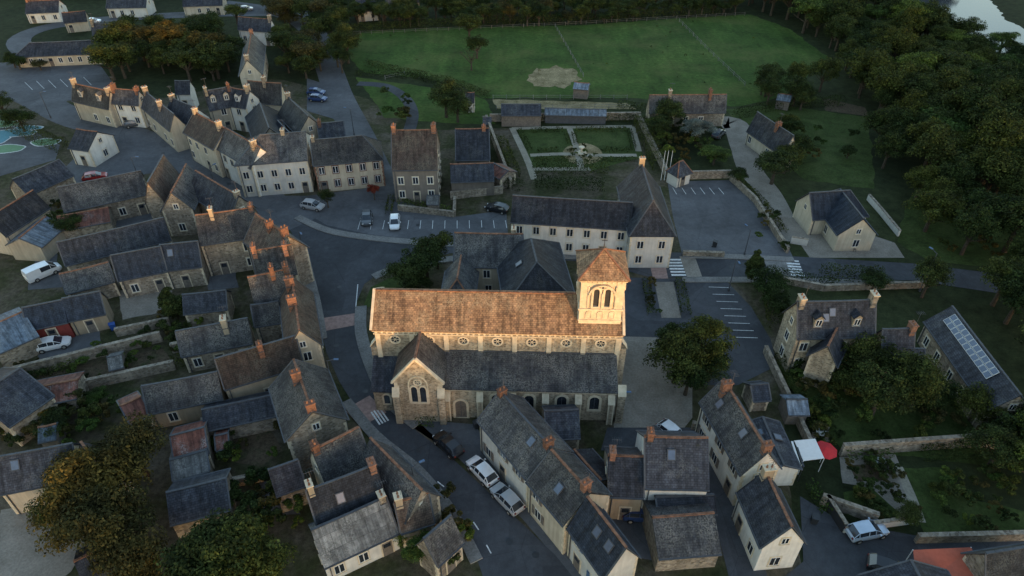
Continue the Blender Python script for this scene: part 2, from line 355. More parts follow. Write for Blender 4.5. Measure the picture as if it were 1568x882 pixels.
# crossings, setts, markings
poly('setts_crossing',[(491,488),(545,480),(546,498),(494,508)],5,'pink')
poly('setts_crossing',[(528,628),(566,606),(592,632),(552,655)],5,'pink')
poly('setts_crossing',[(992,393),(1016,393),(1023,427),(1000,427)],5,'pink')
poly('setts_crossing',[(1040,393),(1064,394),(1075,424),(1052,425)],5,'gravel')
poly('setts_crossing',[(1168,396),(1210,397),(1222,424),(1182,425)],5,'pave')
def zebra(a,b,wd,n):
    A=P(*a);B=P(*b); d=(B-A); L=d.length; d.normalize(); s=Vector((-d.y,d.x,0)); mb=MB(); z=6*.012+.004
    for i in range(n):
        t=L*(i+.5)/n; c=A+d*t; q=L/n*.27
        mb.face([Vector((x.x,x.y,z)) for x in (c-d*q-s*wd/2,c+d*q-s*wd/2,c+d*q+s*wd/2,c-d*q+s*wd/2)],'paint')
    mb.obj('zebra_crossing')
zebra((573,642),(590,634),2.4,4); zebra((1031,396),(1040,424),2.2,6); zebra((1212,398),(1222,424),2.0,6)
def plines(name,lines,w=.12):
    mb=MB(); z=6*.012+.008
    for a,b in lines:
        A=P(*a);B=P(*b);d=(B-A).normalized();s=Vector((-d.y,d.x,0))*w/2
        mb.face([Vector((x.x,x.y,z)) for x in (A-s,B-s,B+s,A+s)],'paint')
    mb.obj(name)
plines('parking_markings',[((548+i*19,352-i*.2),(552+i*18.5,338)) for i in range(14)]+[((1085+i*6,440+i*11),(1118+i*6,441+i*11)) for i in range(8)]+[((1030+i*14,288),(1036+i*14.5,298)) for i in range(6)]+[((50+i*18,138-i*1.5),(38+i*18,126-i*1.5)) for i in range(6)],.09)
plines('road_dashes',[((470,405),(472,415)),((478,440),(480,450)),((640,712),(650,720)),((670,738),(680,746)),((725,800),(733,812)),((745,835),(752,848))])
plines('kerb_line',[((548,436),(545,470)),((545,470),(546,512)),((546,512),(562,560)),((562,560),(588,610))],.12)
mb=MB()
for u,v in [(520,440),(515,530),(560,600),(640,690),(700,740),(780,830),(500,380),(620,385),(760,390),(900,403),(1120,410),(1300,415),(1060,500),(1130,540),(640,345),(740,350),(560,335),(1100,320),(350,282),(250,235),(820,850)]:
    p=P(u,v); mb.face([(p.x+.36*math.cos(i*.5236),p.y+.36*math.sin(i*.5236),6*.012+.012) for i in range(12)],'dark')
mb.obj('manhole_covers')
# ---------------------------------------------------------------- houses
def window(mb,c,x,n,w,h,trim='ashlar',sh=None,door=False,dm='wood'):
    z=Vector((0,0,1)); c=Vector(c)
    if trim: mb.ob(c+n*.015,x*(w/2+.14),n*.03,z*(h/2+.14),trim)
    mb.ob(c+n*.03,x*(w/2),n*.035,z*(h/2),dm if door else 'frame')
    if not door:
        for sg in (-1,1): mb.ob(c+n*.05+x*sg*w*.25,x*(w*.25-.045),n*.02,z*(h/2-.07),'glass')
        mb.ob(c+n*.07-z*(h/2+.08),x*(w/2+.14),n*.07,z*.04,trim or 'kerb')
        if sh:
            for sg in (-1,1): mb.ob(c+n*.06+x*sg*(w*.75+.05),x*(w*.24),n*.02,z*(h/2),sh)
    else:
        mb.ob(c+n*.055+z*h*.28,x*(w/2-.14),n*.02,z*h*.14,'glass')
def chimney(mb,x,y,z0,z1,m='brick',lx=.45,ly=.32):
    mb.box(x-lx,x+lx,y-ly,y+ly,z0,z1,m); mb.box(x-lx-.07,x+lx+.07,y-ly-.07,y+ly+.07,z1,z1+.12,'ashlar' if m!='brick' else 'brick')
    mb.box(x-lx-.04,x+lx+.04,y-ly-.04,y+ly+.04,z0+.9,z0+1.0,'lead')
    for dy in (-ly*.5,ly*.5): mb.cyl((x,y+dy,z1+.12),.11,.085,.3,'ridge',7)
def house(name,r1,r2,e,he,hr,wall='stone',roof='slate',hip='',ch=(),win=1,sky=0,rt=None,trim='ashlar',sh=None,cm=None,dm='wood',wmin=0,ext=(0,0),dorm=0):
    A=P(*r1,hr);B=P(*r2,hr);E=P(*e,he)
    if B.x<A.x: A,B=B,A; hip=hip.translate(str.maketrans('ab','ba')); ch=[1-c for c in ch]
    d=B-A;d.z=0;L=d.length;x=d/L;y=Vector((-x.y,x.x,0)); w=max(abs((E-A).dot(y)),1.3,wmin); O=(A+B)/2;O.z=0
    a=L/2; rot=math.atan2(x.y,x.x); par=empty(name,O,rot); rnd=random.Random(int(r1[0]*31+r1[1]*7))
    xa=-a-(w*.85 if 'a' in hip else 0)-ext[0]; xb=a+(w*.85 if 'b' in hip else 0)+ext[1]
    ra=-a-(ext[0] if 'a' not in hip else 0); rb=a+(ext[1] if 'b' not in hip else 0)
    k=(hr-he)/w; ov=.28; zo=he-k*ov; g=.1
    R=MB()
    oa=xa-(ov if 'a' in hip else g); obx=xb+(ov if 'b' in hip else g)
    RA=(ra-(0 if 'a' in hip else g),0,hr); RB=(rb+(0 if 'b' in hip else g),0,hr)
    nS=max(2,int((rb-ra)/2.5)); sag=0 if roof in('slate_new','panel') else rnd.uniform(.02,.09)
    for sg in (-1,1):
        for q in range(nS):
            f0=q/nS;f1=(q+1)/nS; s0=-sag*math.sin(math.pi*f0);s1=-sag*math.sin(math.pi*f1)
            e0=oa+(obx-oa)*f0;e1=oa+(obx-oa)*f1;g0=RA[0]+(RB[0]-RA[0])*f0;g1=RA[0]+(RB[0]-RA[0])*f1
            for (ya,yb_,za,zb_) in ((w+ov,w*.45,zo,hr-k*w*.45),(w*.45,0,hr-k*w*.45,hr)):
                fa=ya/(w+ov);fb=yb_/(w+ov); bl=lambda e_,g_,f_: g_+(e_-g_)*f_
                m0=s0*1.4 if ya<w else 0; m1=s1*1.4 if ya<w else 0; n0=s0 if yb_==0 else s0*1.4; n1=s1 if yb_==0 else s1*1.4
                up=[Vector((bl(e0,g0,fa),sg*ya,za+m0+.11)),Vector((bl(e1,g1,fa),sg*ya,za+m1+.11)),Vector((bl(e1,g1,fb),sg*yb_,zb_+n1+.11)),Vector((bl(e0,g0,fb),sg*yb_,zb_+n0+.11))]
                R.face(up if sg<0 else up[::-1],roof)
        lo=[(oa,sg*(w+ov),zo-.0),(obx,sg*(w+ov),zo-.0),(RB[0],0,hr-.13),(RA[0],0,hr-.13)]; R.face(lo,'wood')
        R.face([(oa,sg*(w+ov),zo-.0),(obx,sg*(w+ov),zo-.0),(obx,sg*(w+ov),zo+.11),(oa,sg*(w+ov),zo+.11)],'lead')
        for (ex,rx,hh) in ((oa,RA,'a'),(obx,RB,'b')):
            if hh not in hip: R.face([(ex,sg*(w+ov),zo),(rx[0],0,hr-.13),(rx[0],0,hr+.11),(ex,sg*(w+ov),zo+.11)],roof)
    if 'a' in hip: R.slab([(oa,w+ov,zo),(oa,-w-ov,zo),RA],.11,roof)
    if 'b' in hip: R.slab([(obx,-w-ov,zo),(obx,w+ov,zo),RB],.11,roof)
    rm=rt or ('ridge' if rnd.random()<.4 and roof!='slate_new' else 'lead')
    up=Vector((0,0,.13))
    n=max(2,int(L/.9)); p0=Vector(RA)+up;p1=Vector(RB)+up
    sz=lambda f: Vector((0,0,-sag*math.sin(math.pi*f)))
    for q in range(n):
        R.beam(p0.lerp(p1,q/n)+sz(q/n),p0.lerp(p1,(q+1)/n)+sz((q+1)/n),.24,.10,rm)
        R.beam(p0.lerp(p1,q/n)+sz(q/n),p0.lerp(p1,(q+.12)/n)+sz(q/n),.28,.14,rm)
    for c_,r_ in (('a',RA),('b',RB)):
        if c_ in hip:
            for sg in (-1,1): R.beam(Vector((oa if c_=='a' else obx,sg*(w+ov),zo+.11)),Vector(r_)+Vector((0,0,.11)),.2,.08,rm)
        elif rnd.random()<.5:
            xx=r_[0]
            for sg in (-1,1): R.beam((xx,sg*(w+ov),zo+.12),(xx,0,hr+.12),.16,.06,'lead')
    for sg in (-1,1): R.beam((oa,sg*(w+ov+.07),zo+.03),(obx,sg*(w+ov+.07),zo+.03),.13,.12,'lead')
    R.obj('roof',par)
    W=MB(); t=-.02
    W.face([(xa,-w,0),(xb,-w,0),(xb,-w,he+t),(xa,-w,he+t)],wall); W.face([(xb,w,0),(xa,w,0),(xa,w,he+t),(xb,w,he+t)],wall)
    W.face([(xb,-w,0),(xb,w,0),(xb,w,he+t)]+([(xb,0,hr+t)] if 'b' not in hip else [])+[(xb,-w,he+t)],wall)
    W.face([(xa,w,0),(xa,-w,0),(xa,-w,he+t)]+([(xa,0,hr+t)] if 'a' not in hip else [])+[(xa,w,he+t)],wall)
    if trim and wall in('stone','church','cream','white') and rnd.random()<.6:
        for xx in (xa,xb):
            for yy in (-w,w):
                for q in range(int(he/.4)):
                    dd=.3 if q%2 else .2; sx=1 if xx==xa else -1; sy=1 if yy==-w else -1
                    W.box(min(xx-sx*.015,xx+sx*dd),max(xx-sx*.015,xx+sx*dd),min(yy-sy*.015,yy+sy*(.5-dd)),max(yy-sy*.015,yy+sy*(.5-dd)),q*.4,q*.4+.38,trim)
    W.obj('walls',par)
    if win:
        wn=MB(); st=[1.65,4.3] if he>4.7 else [1.5]
        if he>7.4: st.append(6.9)
        for (p,dx,nn,LL,gab) in ((Vector((xa,-w,0)),Vector((1,0,0)),Vector((0,-1,0)),xb-xa,0),(Vector((xb,w,0)),Vector((-1,0,0)),Vector((0,1,0)),xb-xa,0),(Vector((xb,-w,0)),Vector((0,1,0)),Vector((1,0,0)),2*w,1),(Vector((xa,w,0)),Vector((0,-1,0)),Vector((-1,0,0)),2*w,1)):
            nn_=int(LL/2.7) if not gab else int(LL/3.6)
            if win==2: nn_=int(LL/2.3)
            if nn_<1: continue
            di=rnd.randrange(nn_)
            for si,zc in enumerate(st):
                for i in range(nn_):
                    if zc+.7>he-.05: continue
                    if win==1 and rnd.random()<(.18 if not gab else .4): continue
                    xx=LL*(i+.5)/nn_+ (rnd.uniform(-.25,.25) if win==1 else 0)
                    if si==0 and i==di and not gab: window(wn,p+dx*xx+Vector((0,0,1.08)),dx,nn,1.0,2.1,trim,None,True,dm)
                    else: window(wn,p+dx*xx+Vector((0,0,zc)),dx,nn,.95,1.35 if si<2 else .9,trim,sh if not gab else None)
            if gab and hr-he>2 and (('b' if nn.x>0 else 'a') not in hip): window(wn,p+dx*LL/2+Vector((0,0,he+.5)),dx,nn,.7,.9,trim)
            if not gab: wn.beam(p+dx*.4+nn*.09,p+dx*.4+nn*.09+Vector((0,0,he-.2)),.09,.09,'lead')
        wn.obj('windows',par)
    if ch:
        cb=MB()
        for c in ch:
            xx=ra+.35+(rb-ra-.7)*c; cmm=cm or rnd.choice(('brick','stone','stone','beige')); chimney(cb,xx,rnd.choice((-.0,.35,-.35)) if .05<c<.95 else 0,hr-1.2,hr+rnd.uniform(.6,1.15),cmm,rnd.uniform(.26,.34),rnd.uniform(.38,.55))
        if rnd.random()<.6:
            xx=ra+.35+(rb-ra-.7)*ch[0]; cb.cyl((xx+.3,0,hr),.025,.02,2.6,'lead',5)
            for q in range(5): cb.beam((xx+.3-.5+q*.22,-.35,hr+2.5),(xx+.3-.5+q*.22,.35,hr+2.5),.02,.02,'lead')
            cb.beam((xx-.25,0,hr+2.5),(xx+.75,0,hr+2.5),.025,.025,'lead')
        cb.obj('chimneys',par)
    if dorm:
        db=MB()
        for i in range(dorm):
            xx=xa+(xb-xa)*(i+.5)/dorm; yf=-w*.78; zf=hr-k*abs(yf)+.05; hh=1.35; yb_=-(hr-(zf+hh))/k if k>0 else 0
            yb_=min(yb_,-.05); db.box(xx-.5,xx+.5,yf,max(yb_,yf+.3),zf-.3,zf+hh,wall if wall!='stone' else 'ashlar')
            for s_ in (-1,1): db.slab([(xx+s_*.68,yf-.15,zf+hh-.08),(xx,yf-.15,zf+hh+.5),(xx,-.02,zf+hh+.5),(xx+s_*.68,yb_+.2,zf+hh-.08)],.07,roof)
            db.face([(xx-.5,yf,zf+hh),(xx+.5,yf,zf+hh),(xx,yf,zf+hh+.46)],wall if wall!='stone' else 'ashlar')
            window(db,Vector((xx,yf,zf+.72)),Vector((1,0,0)),Vector((0,-1,0)),.7,1.0,None)
        db.obj('dormers',par)
    if sky:
        sb=MB()
        for i in range(sky):
            xx=xa+(xb-xa)*rnd.uniform(.2,.8); sgn=-1 if i%3!=2 else 1; f=rnd.uniform(.3,.6); yy=sgn*w*f
            sd=Vector((0,-sgn,k)).normalized(); nr=Vector((0,sgn*k,1)).normalized(); c=Vector((xx,yy,hr-k*abs(yy)+.11))
            sb.ob(c+nr*.05,(.42,0,0),sd*.55,nr*.05,'lead'); sb.ob(c+nr*.09,(.33,0,0),sd*.45,nr*.025,'pv')
        sb.obj('skylights',par)
    return par
Hs=[
# bottom centre rows
('rendered_house',(766,600),(843,685),(765,678),5.4,8.0,'white','slate_old',dict(ch=[0,1],sky=1,sh='wood',cm='brick')),
('rendered_house',(845,690),(903,754),(826,754),5.4,8.0,'cream','slate_old',dict(ch=[.95],rt='ridge',sky=1,sh='wood',cm='brick')),
('rendered_house',(900,762),(958,838),(890,828),5.2,8.2,'white','slate_new',dict(sky=2,rt='ridge',sh='blue')),
('stone_cottage',(932,698),(984,700),(955,757),4.3,6.6,'beige','slate',dict(ch=[0],wmin=2)),
('rendered_house',(988,669),(1083,671),(1040,744),5.4,8.6,'white','slate',dict(ch=[0.02],rt='ridge',sky=1,cm='brick')),
('outbuilding',(1000,793),(1092,786),(1050,848),2.8,4.4,'stone','slate_old',dict(win=0)),
('outbuilding',(1005,762),(1092,758),(1050,785),3.2,3.9,'grey','slate',dict(win=0)),
('outbuilding',(835,630),(885,628),(862,668),3.5,5.2,'stone','slate',dict(win=0)),
('outbuilding',(880,690),(920,735),(905,690),3,4.3,'stone','slate',dict(win=0)),
('rendered_house',(1108,582),(1176,692),(1094,645),5.6,8.4,'white','slate_old',dict(ch=[0.1,1],rt='ridge',sky=2,sh='wood',cm='brick')),
('rendered_house',(1172,722),(1212,806),(1150,790),4.4,7.2,'white','slate',dict(ch=[0])),
('conservatory_annexe',(1168,640),(1200,712),(1215,700),2.8,3.6,'white','slate',dict(win=0,sky=3)),
# right
('stone_manor',(1222,463),(1340,460),(1285,512),6.2,9.6,'church','slate',dict(ch=[0,1],win=2,cm='stone',sky=2,rt='lead',hip='',dorm=2)),
('manor_wing',(1283,500),(1268,530),(1293,530),4.6,6.8,'church','slate',dict(win=1)),
('stone_annexe',(1352,505),(1400,503),(1375,530),4.3,6.6,'church','slate',dict(ch=[1],win=1)),
('stone_annexe',(1345,532),(1415,535),(1380,558),2.8,4.4,'church','slate',dict(win=1)),
('long_barn',(1458,470),(1562,605),(1425,500),3.6,6.0,'stone','slate',dict(win=1,sky=0,rt='lead')),
# town hall
('town_hall',(786,300),(968,311),(850,342),5.8,8.5,'white','slate',dict(win=2,trim='ashlar',hip='',rt='lead')),
('town_hall_wing',(982,250),(1000,308),(1023,330),6.2,10.2,'white','slate',dict(win=2,hip='b',rt='lead',ch=[.0])),
('presbytery',(697,357),(800,359),(740,406),5.8,9.,'cream','slate_old',dict(ch=[.9],win=1,rt='ridge')),
('presbytery_wing',(706,392),(700,428),(728,425),5.0,7.4,'cream','slate_old',dict(win=1,hip='b')),
('presbytery_wing',(813,366),(822,402),(862,400),5.8,9.4,'cream','slate',dict(win=1,hip='ab',rt='lead',sky=1)),
('grey_house',(600,200),(668,199),(635,258),6.6,11.4,'grey','tile',dict(ch=[0,1,.97],win=2,rt='ridge',cm='brick')),
('stone_cottage',(698,198),(748,197),(722,244),4.4,7.4,'grey','slate',dict(ch=[0.9],win=1)),
('outbuilding',(690,252),(755,250),(725,276),3.2,5.2,'grey','slate',dict(win=0)),
('outbuilding',(755,250),(778,262),(770,275),2.4,3.2,'stone','rust',dict(win=0)),
# row F
('rendered_house',(298,172),(345,197),(312,218),6,8.8,'cream','tile',dict(ch=[0,.9],win=1,rt='ridge')),
('rendered_house',(346,197),(398,226),(372,248),6,8.8,'white','slate_old',dict(ch=[.9],win=1,rt='ridge')),
('rendered_house',(398,207),(468,202),(440,246),6.5,9.4,'white','slate_old',dict(ch=[.5],win=2,rt='lead',hip='a')),
('cream_house',(476,215),(555,208),(515,249),5.6,8.6,'cream','slate_old',dict(ch=[0],win=2,trim='brick',hip='b')),
('rendered_house',(312,140),(352,133),(335,160),5.6,8.6,'cream','slate',dict(ch=[0,1],win=1,dorm=2)),
('rendered_house',(355,135),(382,139),(370,163),5.6,8.2,'white','slate',dict(ch=[1],win=1,dorm=1)),
('stone_house',(380,124),(430,128),(400,152),5,8.4,'cream','slate_old',dict(win=1,ch=[.5])),
('stone_house',(398,158),(412,196),(430,185),4.8,8,'stone','slate',dict(win=1,hip='a')),
('stone_house',(440,148),(472,178),(440,188),5,8.,'cream','slate_old',dict(win=1,ch=[0])),
('outbuilding',(425,185),(455,215),(430,220),4,6.4,'stone','slate',dict(win=0,ch=[1])),
('outbuilding',(486,190),(525,186),(505,215),3.8,6.4,'stone','slate',dict(win=0,ch=[0])),
('rendered_house',(222,140),(266,175),(222,165),5,7.6,'cream','slate',dict(ch=[0,.6],win=1)),
('rendered_house',(262,150),(300,165),(276,185),4.6,7.4,'white','slate',dict(ch=[0],win=1)),
('rendered_house',(172,136),(212,139),(195,152),5.4,7.6,'white','slate',dict(ch=[0,1],win=2)),
('stone_house',(112,128),(168,140),(135,157),4.6,7.4,'cream','slate_old',dict(ch=[0,1],win=1,dorm=2)),
('rendered_house',(148,202),(118,198),(122,228),3.6,5.8,'white','slate',dict(win=1)),
('long_house',(45,66),(140,62),(90,84),2.8,4.9,'cream','slate',dict(win=2,hip='ab')),
('gabled_house',(140,36),(190,36),(165,50),4.2,6.6,'cream','slate',dict(win=1,ch=[0])),
('stone_house',(385,50),(378,92),(402,90),5,8.2,'cream','slate_old',dict(win=1,ch=[0,1])),
('rendered_house',(365,26),(415,30),(395,42),4.2,6.6,'white','slate',dict(win=1,ch=[1])),
('rendered_house',(268,124),(290,124),(280,136),4,6,'white','slate',dict(win=1)),
('far_house',(40,2),(90,0),(65,10),3,5.4,'white','slate',dict(win=1,ch=[0])),
('far_house',(165,-6),(225,-7),(190,2),3,5.4,'white','slate',dict(win=1)),
('far_house',(280,-8),(340,-10),(310,0),3,5.4,'cream','slate',dict(win=1)),
('far_house',(545,0),(575,-2),(560,8),3,5.4,'white','slate',dict(win=1,ch=[1])),
('far_house',(590,-12),(640,-14),(610,-3),3,5.4,'cream','tile',dict(win=1)),
('far_house',(95,20),(130,17),(110,28),3,5.0,'cream','slate',dict(win=1)),
# left block
('stone_barn',(88,288),(215,262),(150,312),3.8,6.4,'stone','slate_old',dict(win=1)),
('stone_house',(250,238),(226,280),(262,280),5.2,8.4,'stone','tile',dict(win=1,hip='')),
('stone_house',(285,252),(262,295),(305,295),5,8,'stone','slate_old',dict(win=1,rt='ridge')),
('stone_house',(300,262),(365,300),(318,312),5,8,'stone','slate',dict(win=1,ch=[1],rt='ridge')),
('stone_house',(300,330),(388,318),(340,368),6,9,'stone','slate_old',dict(win=1,ch=[.25,1],rt='ridge')),
('stone_house',(392,328),(438,360),(385,375),6.4,9.6,'stone','tile',dict(win=1,ch=[.55,1],rt='ridge',cm='brick')),
('stone_house',(385,385),(445,375),(412,408),6,9.2,'stone','slate_old',dict(win=1,ch=[0,.9],rt='ridge',cm='brick')),
('stone_house',(380,425),(442,412),(405,462),5.6,8.8,'stone','slate_old',dict(win=1,ch=[1,.6],rt='ridge',cm='brick')),
('rendered_house',(447,425),(458,505),(482,480),5.8,8.6,'cream','tile',dict(win=1,ch=[0.1,.5],rt='ridge',cm='brick')),
('stone_barn',(88,372),(250,334),(160,388),3.6,6.2,'stone','slate',dict(win=0,rt='lead')),
('stone_house',(170,392),(245,378),(205,420),3.8,6.6,'stone','slate_new',dict(win=1,rt='lead')),
('stone_house',(245,376),(302,370),(275,408),3.8,6.6,'stone','slate_new',dict(win=1,rt='lead',sky=1)),
('outbuilding',(92,420),(165,402),(125,440),3,5.,'stone','slate_old',dict(win=0)),
('outbuilding',(30,365),(70,332),(65,375),2.8,4.2,'cream','sheet',dict(win=0)),
('stone_barn',(-20,335),(50,292),(20,350),4,6.6,'cream','slate',dict(win=1)),
('stone_barn',(20,275),(90,245),(60,290),3.4,5.6,'stone','slate',dict(win=0)),
('outbuilding',(88,332),(165,318),(130,345),2.6,3.8,'stone','rust',dict(win=0)),
('stone_cottage',(35,472),(95,460),(65,498),3,5.0,'redp','slate_new',dict(win=1)),
('stone_cottage',(96,458),(152,447),(125,484),3,5.2,'beige','slate_new',dict(win=1)),
('outbuilding',(-30,505),(35,478),(20,530),2.8,4.4,'stone','sheet',dict(win=0)),
('outbuilding',(270,508),(378,488),(325,532),3.4,5.8,'stone','slate_old',dict(win=1,ch=[.7])),
('outbuilding',(280,452),(345,445),(312,475),2.8,4.4,'stone','slate',dict(win=0)),
('stone_house',(385,468),(425,462),(405,490),4,6,'stone','slate_old',dict(win=1)),
('rendered_house',(330,550),(452,515),(395,572),4.6,7.6,'beige','tile',dict(win=1,ch=[.55],rt='lead',cm='brick')),
('stone_barn',(218,592),(332,570),(280,618),3.2,5.6,'beige','slate_old',dict(win=1)),
('outbuilding',(35,598),(118,582),(75,616),2.4,3.2,'stone','rust',dict(win=0)),
('outbuilding',(185,622),(215,608),(205,645),2.6,3.6,'stone','rust',dict(win=0)),
('stone_barn',(-40,610),(30,565),(30,640),3.5,5.6,'stone','slate',dict(win=0)),
('stone_house',(450,552),(478,630),(512,600),5.6,8.4,'stone','slate_old',dict(win=1,ch=[.35,1],rt='ridge',cm='brick')),
('rendered_house',(478,690),(548,655),(520,730),4.8,8.,'cream','slate_old',dict(win=1,ch=[0],rt='ridge')),
('stone_house',(568,672),(645,750),(625,712),4.4,7.2,'stone','slate_old',dict(win=1,ch=[],rt='ridge')),
('stone_house',(470,752),(575,712),(520,785),5,7.6,'stone','slate',dict(win=0,ch=[0,1],rt='lead',sky=1)),
('rendered_cottage',(478,812),(590,762),(548,840),3.2,5.6,'white','fibro',dict(win=2,ch=[1],rt='lead')),
('outbuilding',(412,720),(455,705),(440,745),3.6,5.6,'stone','slate',dict(win=0)),
('outbuilding',(605,770),(655,755),(640,800),3.6,6.,'stone','tile',dict(win=0,ch=[0])),
('stone_cottage',(650,825),(690,790),(705,825),3.6,6.0,'stone','slate_old',dict(win=1)),
('outbuilding',(256,755),(345,733),(300,790),2.8,4.4,'stone','slate',dict(win=0)),
('outbuilding',(262,668),(312,655),(290,700),2.8,4.2,'stone','rust',dict(win=0)),
('outbuilding',(262,705),(315,690),(295,725),2.4,3.2,'stone','fibro',dict(win=0)),
('rendered_house',(-10,702),(110,680),(60,740),4,6.6,'cream','slate',dict(win=1,ch=[],sky=1,hip='',dm='redp')),
('rendered_house',(125,678),(150,715),(110,715),3.8,6.4,'cream','slate',dict(win=1)),
('outbuilding',(115,860),(165,835),(160,890),2.8,4.4,'stone','slate',dict(win=0)),
('outbuilding',(310,628),(420,605),(370,645),2.6,3.8,'stone','slate',dict(win=0)),
# top right / garden side
('long_stone_house',(995,146),(1112,145),(1050,165),3.6,6.4,'stone','slate_old',dict(win=1,ch=[.25,.8])),
('gabled_house',(1160,172),(1215,208),(1160,198),3.4,6.6,'cream','slate',dict(win=1,ch=[.6],rt='lead')),
('modern_house',(1240,296),(1302,292),(1262,333),3.2,6.2,'cream','slate_new',dict(win=1,hip='b',rt='lead')),
('modern_house_wing',(1286,290),(1322,335),(1275,345),3.2,6.0,'cream','slate_new',dict(win=1,hip='a',rt='lead')),
('stable_block',(768,160),(828,160),(798,176),2.6,3.8,'wood','slate',dict(win=0)),
('greenhouse',(835,166),(928,168),(880,176),2.0,2.7,'lead','sheet',dict(win=0,rt='lead')),
('horse_shelter',(880,126),(902,128),(892,136),2.4,3.2,'wood','sheet',dict(win=0)),
('garden_shed',(1192,143),(1212,146),(1202,154),2.2,3.0,'wood','sheet',dict(win=0)),
('garden_pavilion',(714,142),(726,142),(720,151),2.6,4.0,'white','slate',dict(win=0)),
('garden_pavilion',(1040,248),(1046,246),(1050,258),2.6,4.4,'white','slate',dict(win=1,hip='ab')),
('rendered_house',(1395,860),(1420,905),(1450,880),3,5,'white','slate',dict(win=0)),
('stone_cottage',(1510,848),(1620,830),(1560,872),3.4,5.6,'stone','slate_old',dict(win=1)),
('garden_shed',(1205,612),(1235,612),(1220,625),2.0,2.8,'wood','sheet',dict(win=0)),
('garden_shed',(655,300),(672,300),(664,308),1.9,2.6,'wood','fibro',dict(win=0)),
('garden_shed',(165,548),(185,543),(178,556),1.9,2.6,'wood','fibro',dict(win=0)),
('garden_shed',(330,668),(348,664),(342,680),1.9,2.5,'wood','rust',dict(win=0)),
('garden_shed',(60,655),(85,650),(75,665),1.9,2.6,'wood','sheet',dict(win=0)),
('garden_shed',(740,180),(752,180),(746,187),1.9,2.6,'wood','slate',dict(win=0)),
('outbuilding',(1150,590),(1175,588),(1165,605),2.2,3.2,'stone','slate_new',dict(win=0)),
]
for h in Hs: house(*h[:-1],**h[-1])
# ---------------------------------------------------------------- church
def arch_pts(c,x,w,h,r=.5,seg=8,pointed=False):
    z=Vector((0,0,1)); pts=[c-x*w/2-z*h/2,c+x*w/2-z*h/2]; top=h/2-w/2
    for i in range(seg+1):
        a=math.pi*i/seg; k=1.35 if pointed else 1
        pts.append(c+x*math.cos(a)*w/2+z*(top+math.sin(a)*w/2*k))
    return pts
def archwin(mb,c,x,n,w,h,ring=.18,proud=.10,pointed=False,glass='glass'):
    c=Vector(c);x=Vector(x);n=Vector(n)
    mb.face([p+n*.02 for p in arch_pts(c,x,w,h,pointed=pointed)],glass)
    i_=arch_pts(c,x,w,h,pointed=pointed); o_=arch_pts(c,x,w+2*ring,h+2*ring,pointed=pointed)
    for k in range(len(i_)):
        j=(k+1)%len(i_)
        mb.face([i_[k]+n*proud,i_[j]+n*proud,o_[j]+n*proud,o_[k]+n*proud][::-1],'ashlar')
        mb.face([i_[k],i_[j],i_[j]+n*proud,i_[k]+n*proud],'ashlar'); mb.face([o_[k],o_[j],o_[j]+n*proud,o_[k]+n*proud],'ashlar')
    if w>.8: mb.ob(c+n*.05,x*.03,n*.02,Vector((0,0,h/2-.1)),'lead')
def oculus(mb,c,x,n,r,ring=.2):
    c=Vector(c);x=Vector(x);n=Vector(n);z=Vector((0,0,1)); N=18
    q=lambda rr,o:[c+x*math.cos(6.2832*i/N)*rr+z*math.sin(6.2832*i/N)*rr+n*o for i in range(N)]
    mb.face(q(r,.02),'glass'); a=q(r,.12);b=q(r+ring,.12);a0=q(r,0);b0=q(r+ring,0)
    for i in range(N):
        j=(i+1)%N; mb.face([a[i],b[i],b[j],a[j]],'ashlar'); mb.face([a0[i],a[i],a[j],a0[j]],'ashlar'); mb.face([b0[i],b0[j],b[j],b[i]],'ashlar')
    for t in range(3):
        an=t*math.pi/3; dd=x*math.cos(an)+z*math.sin(an); mb.ob(c+n*.06,dd*r,n*.02,n.cross(dd)*.035,'ashlar')
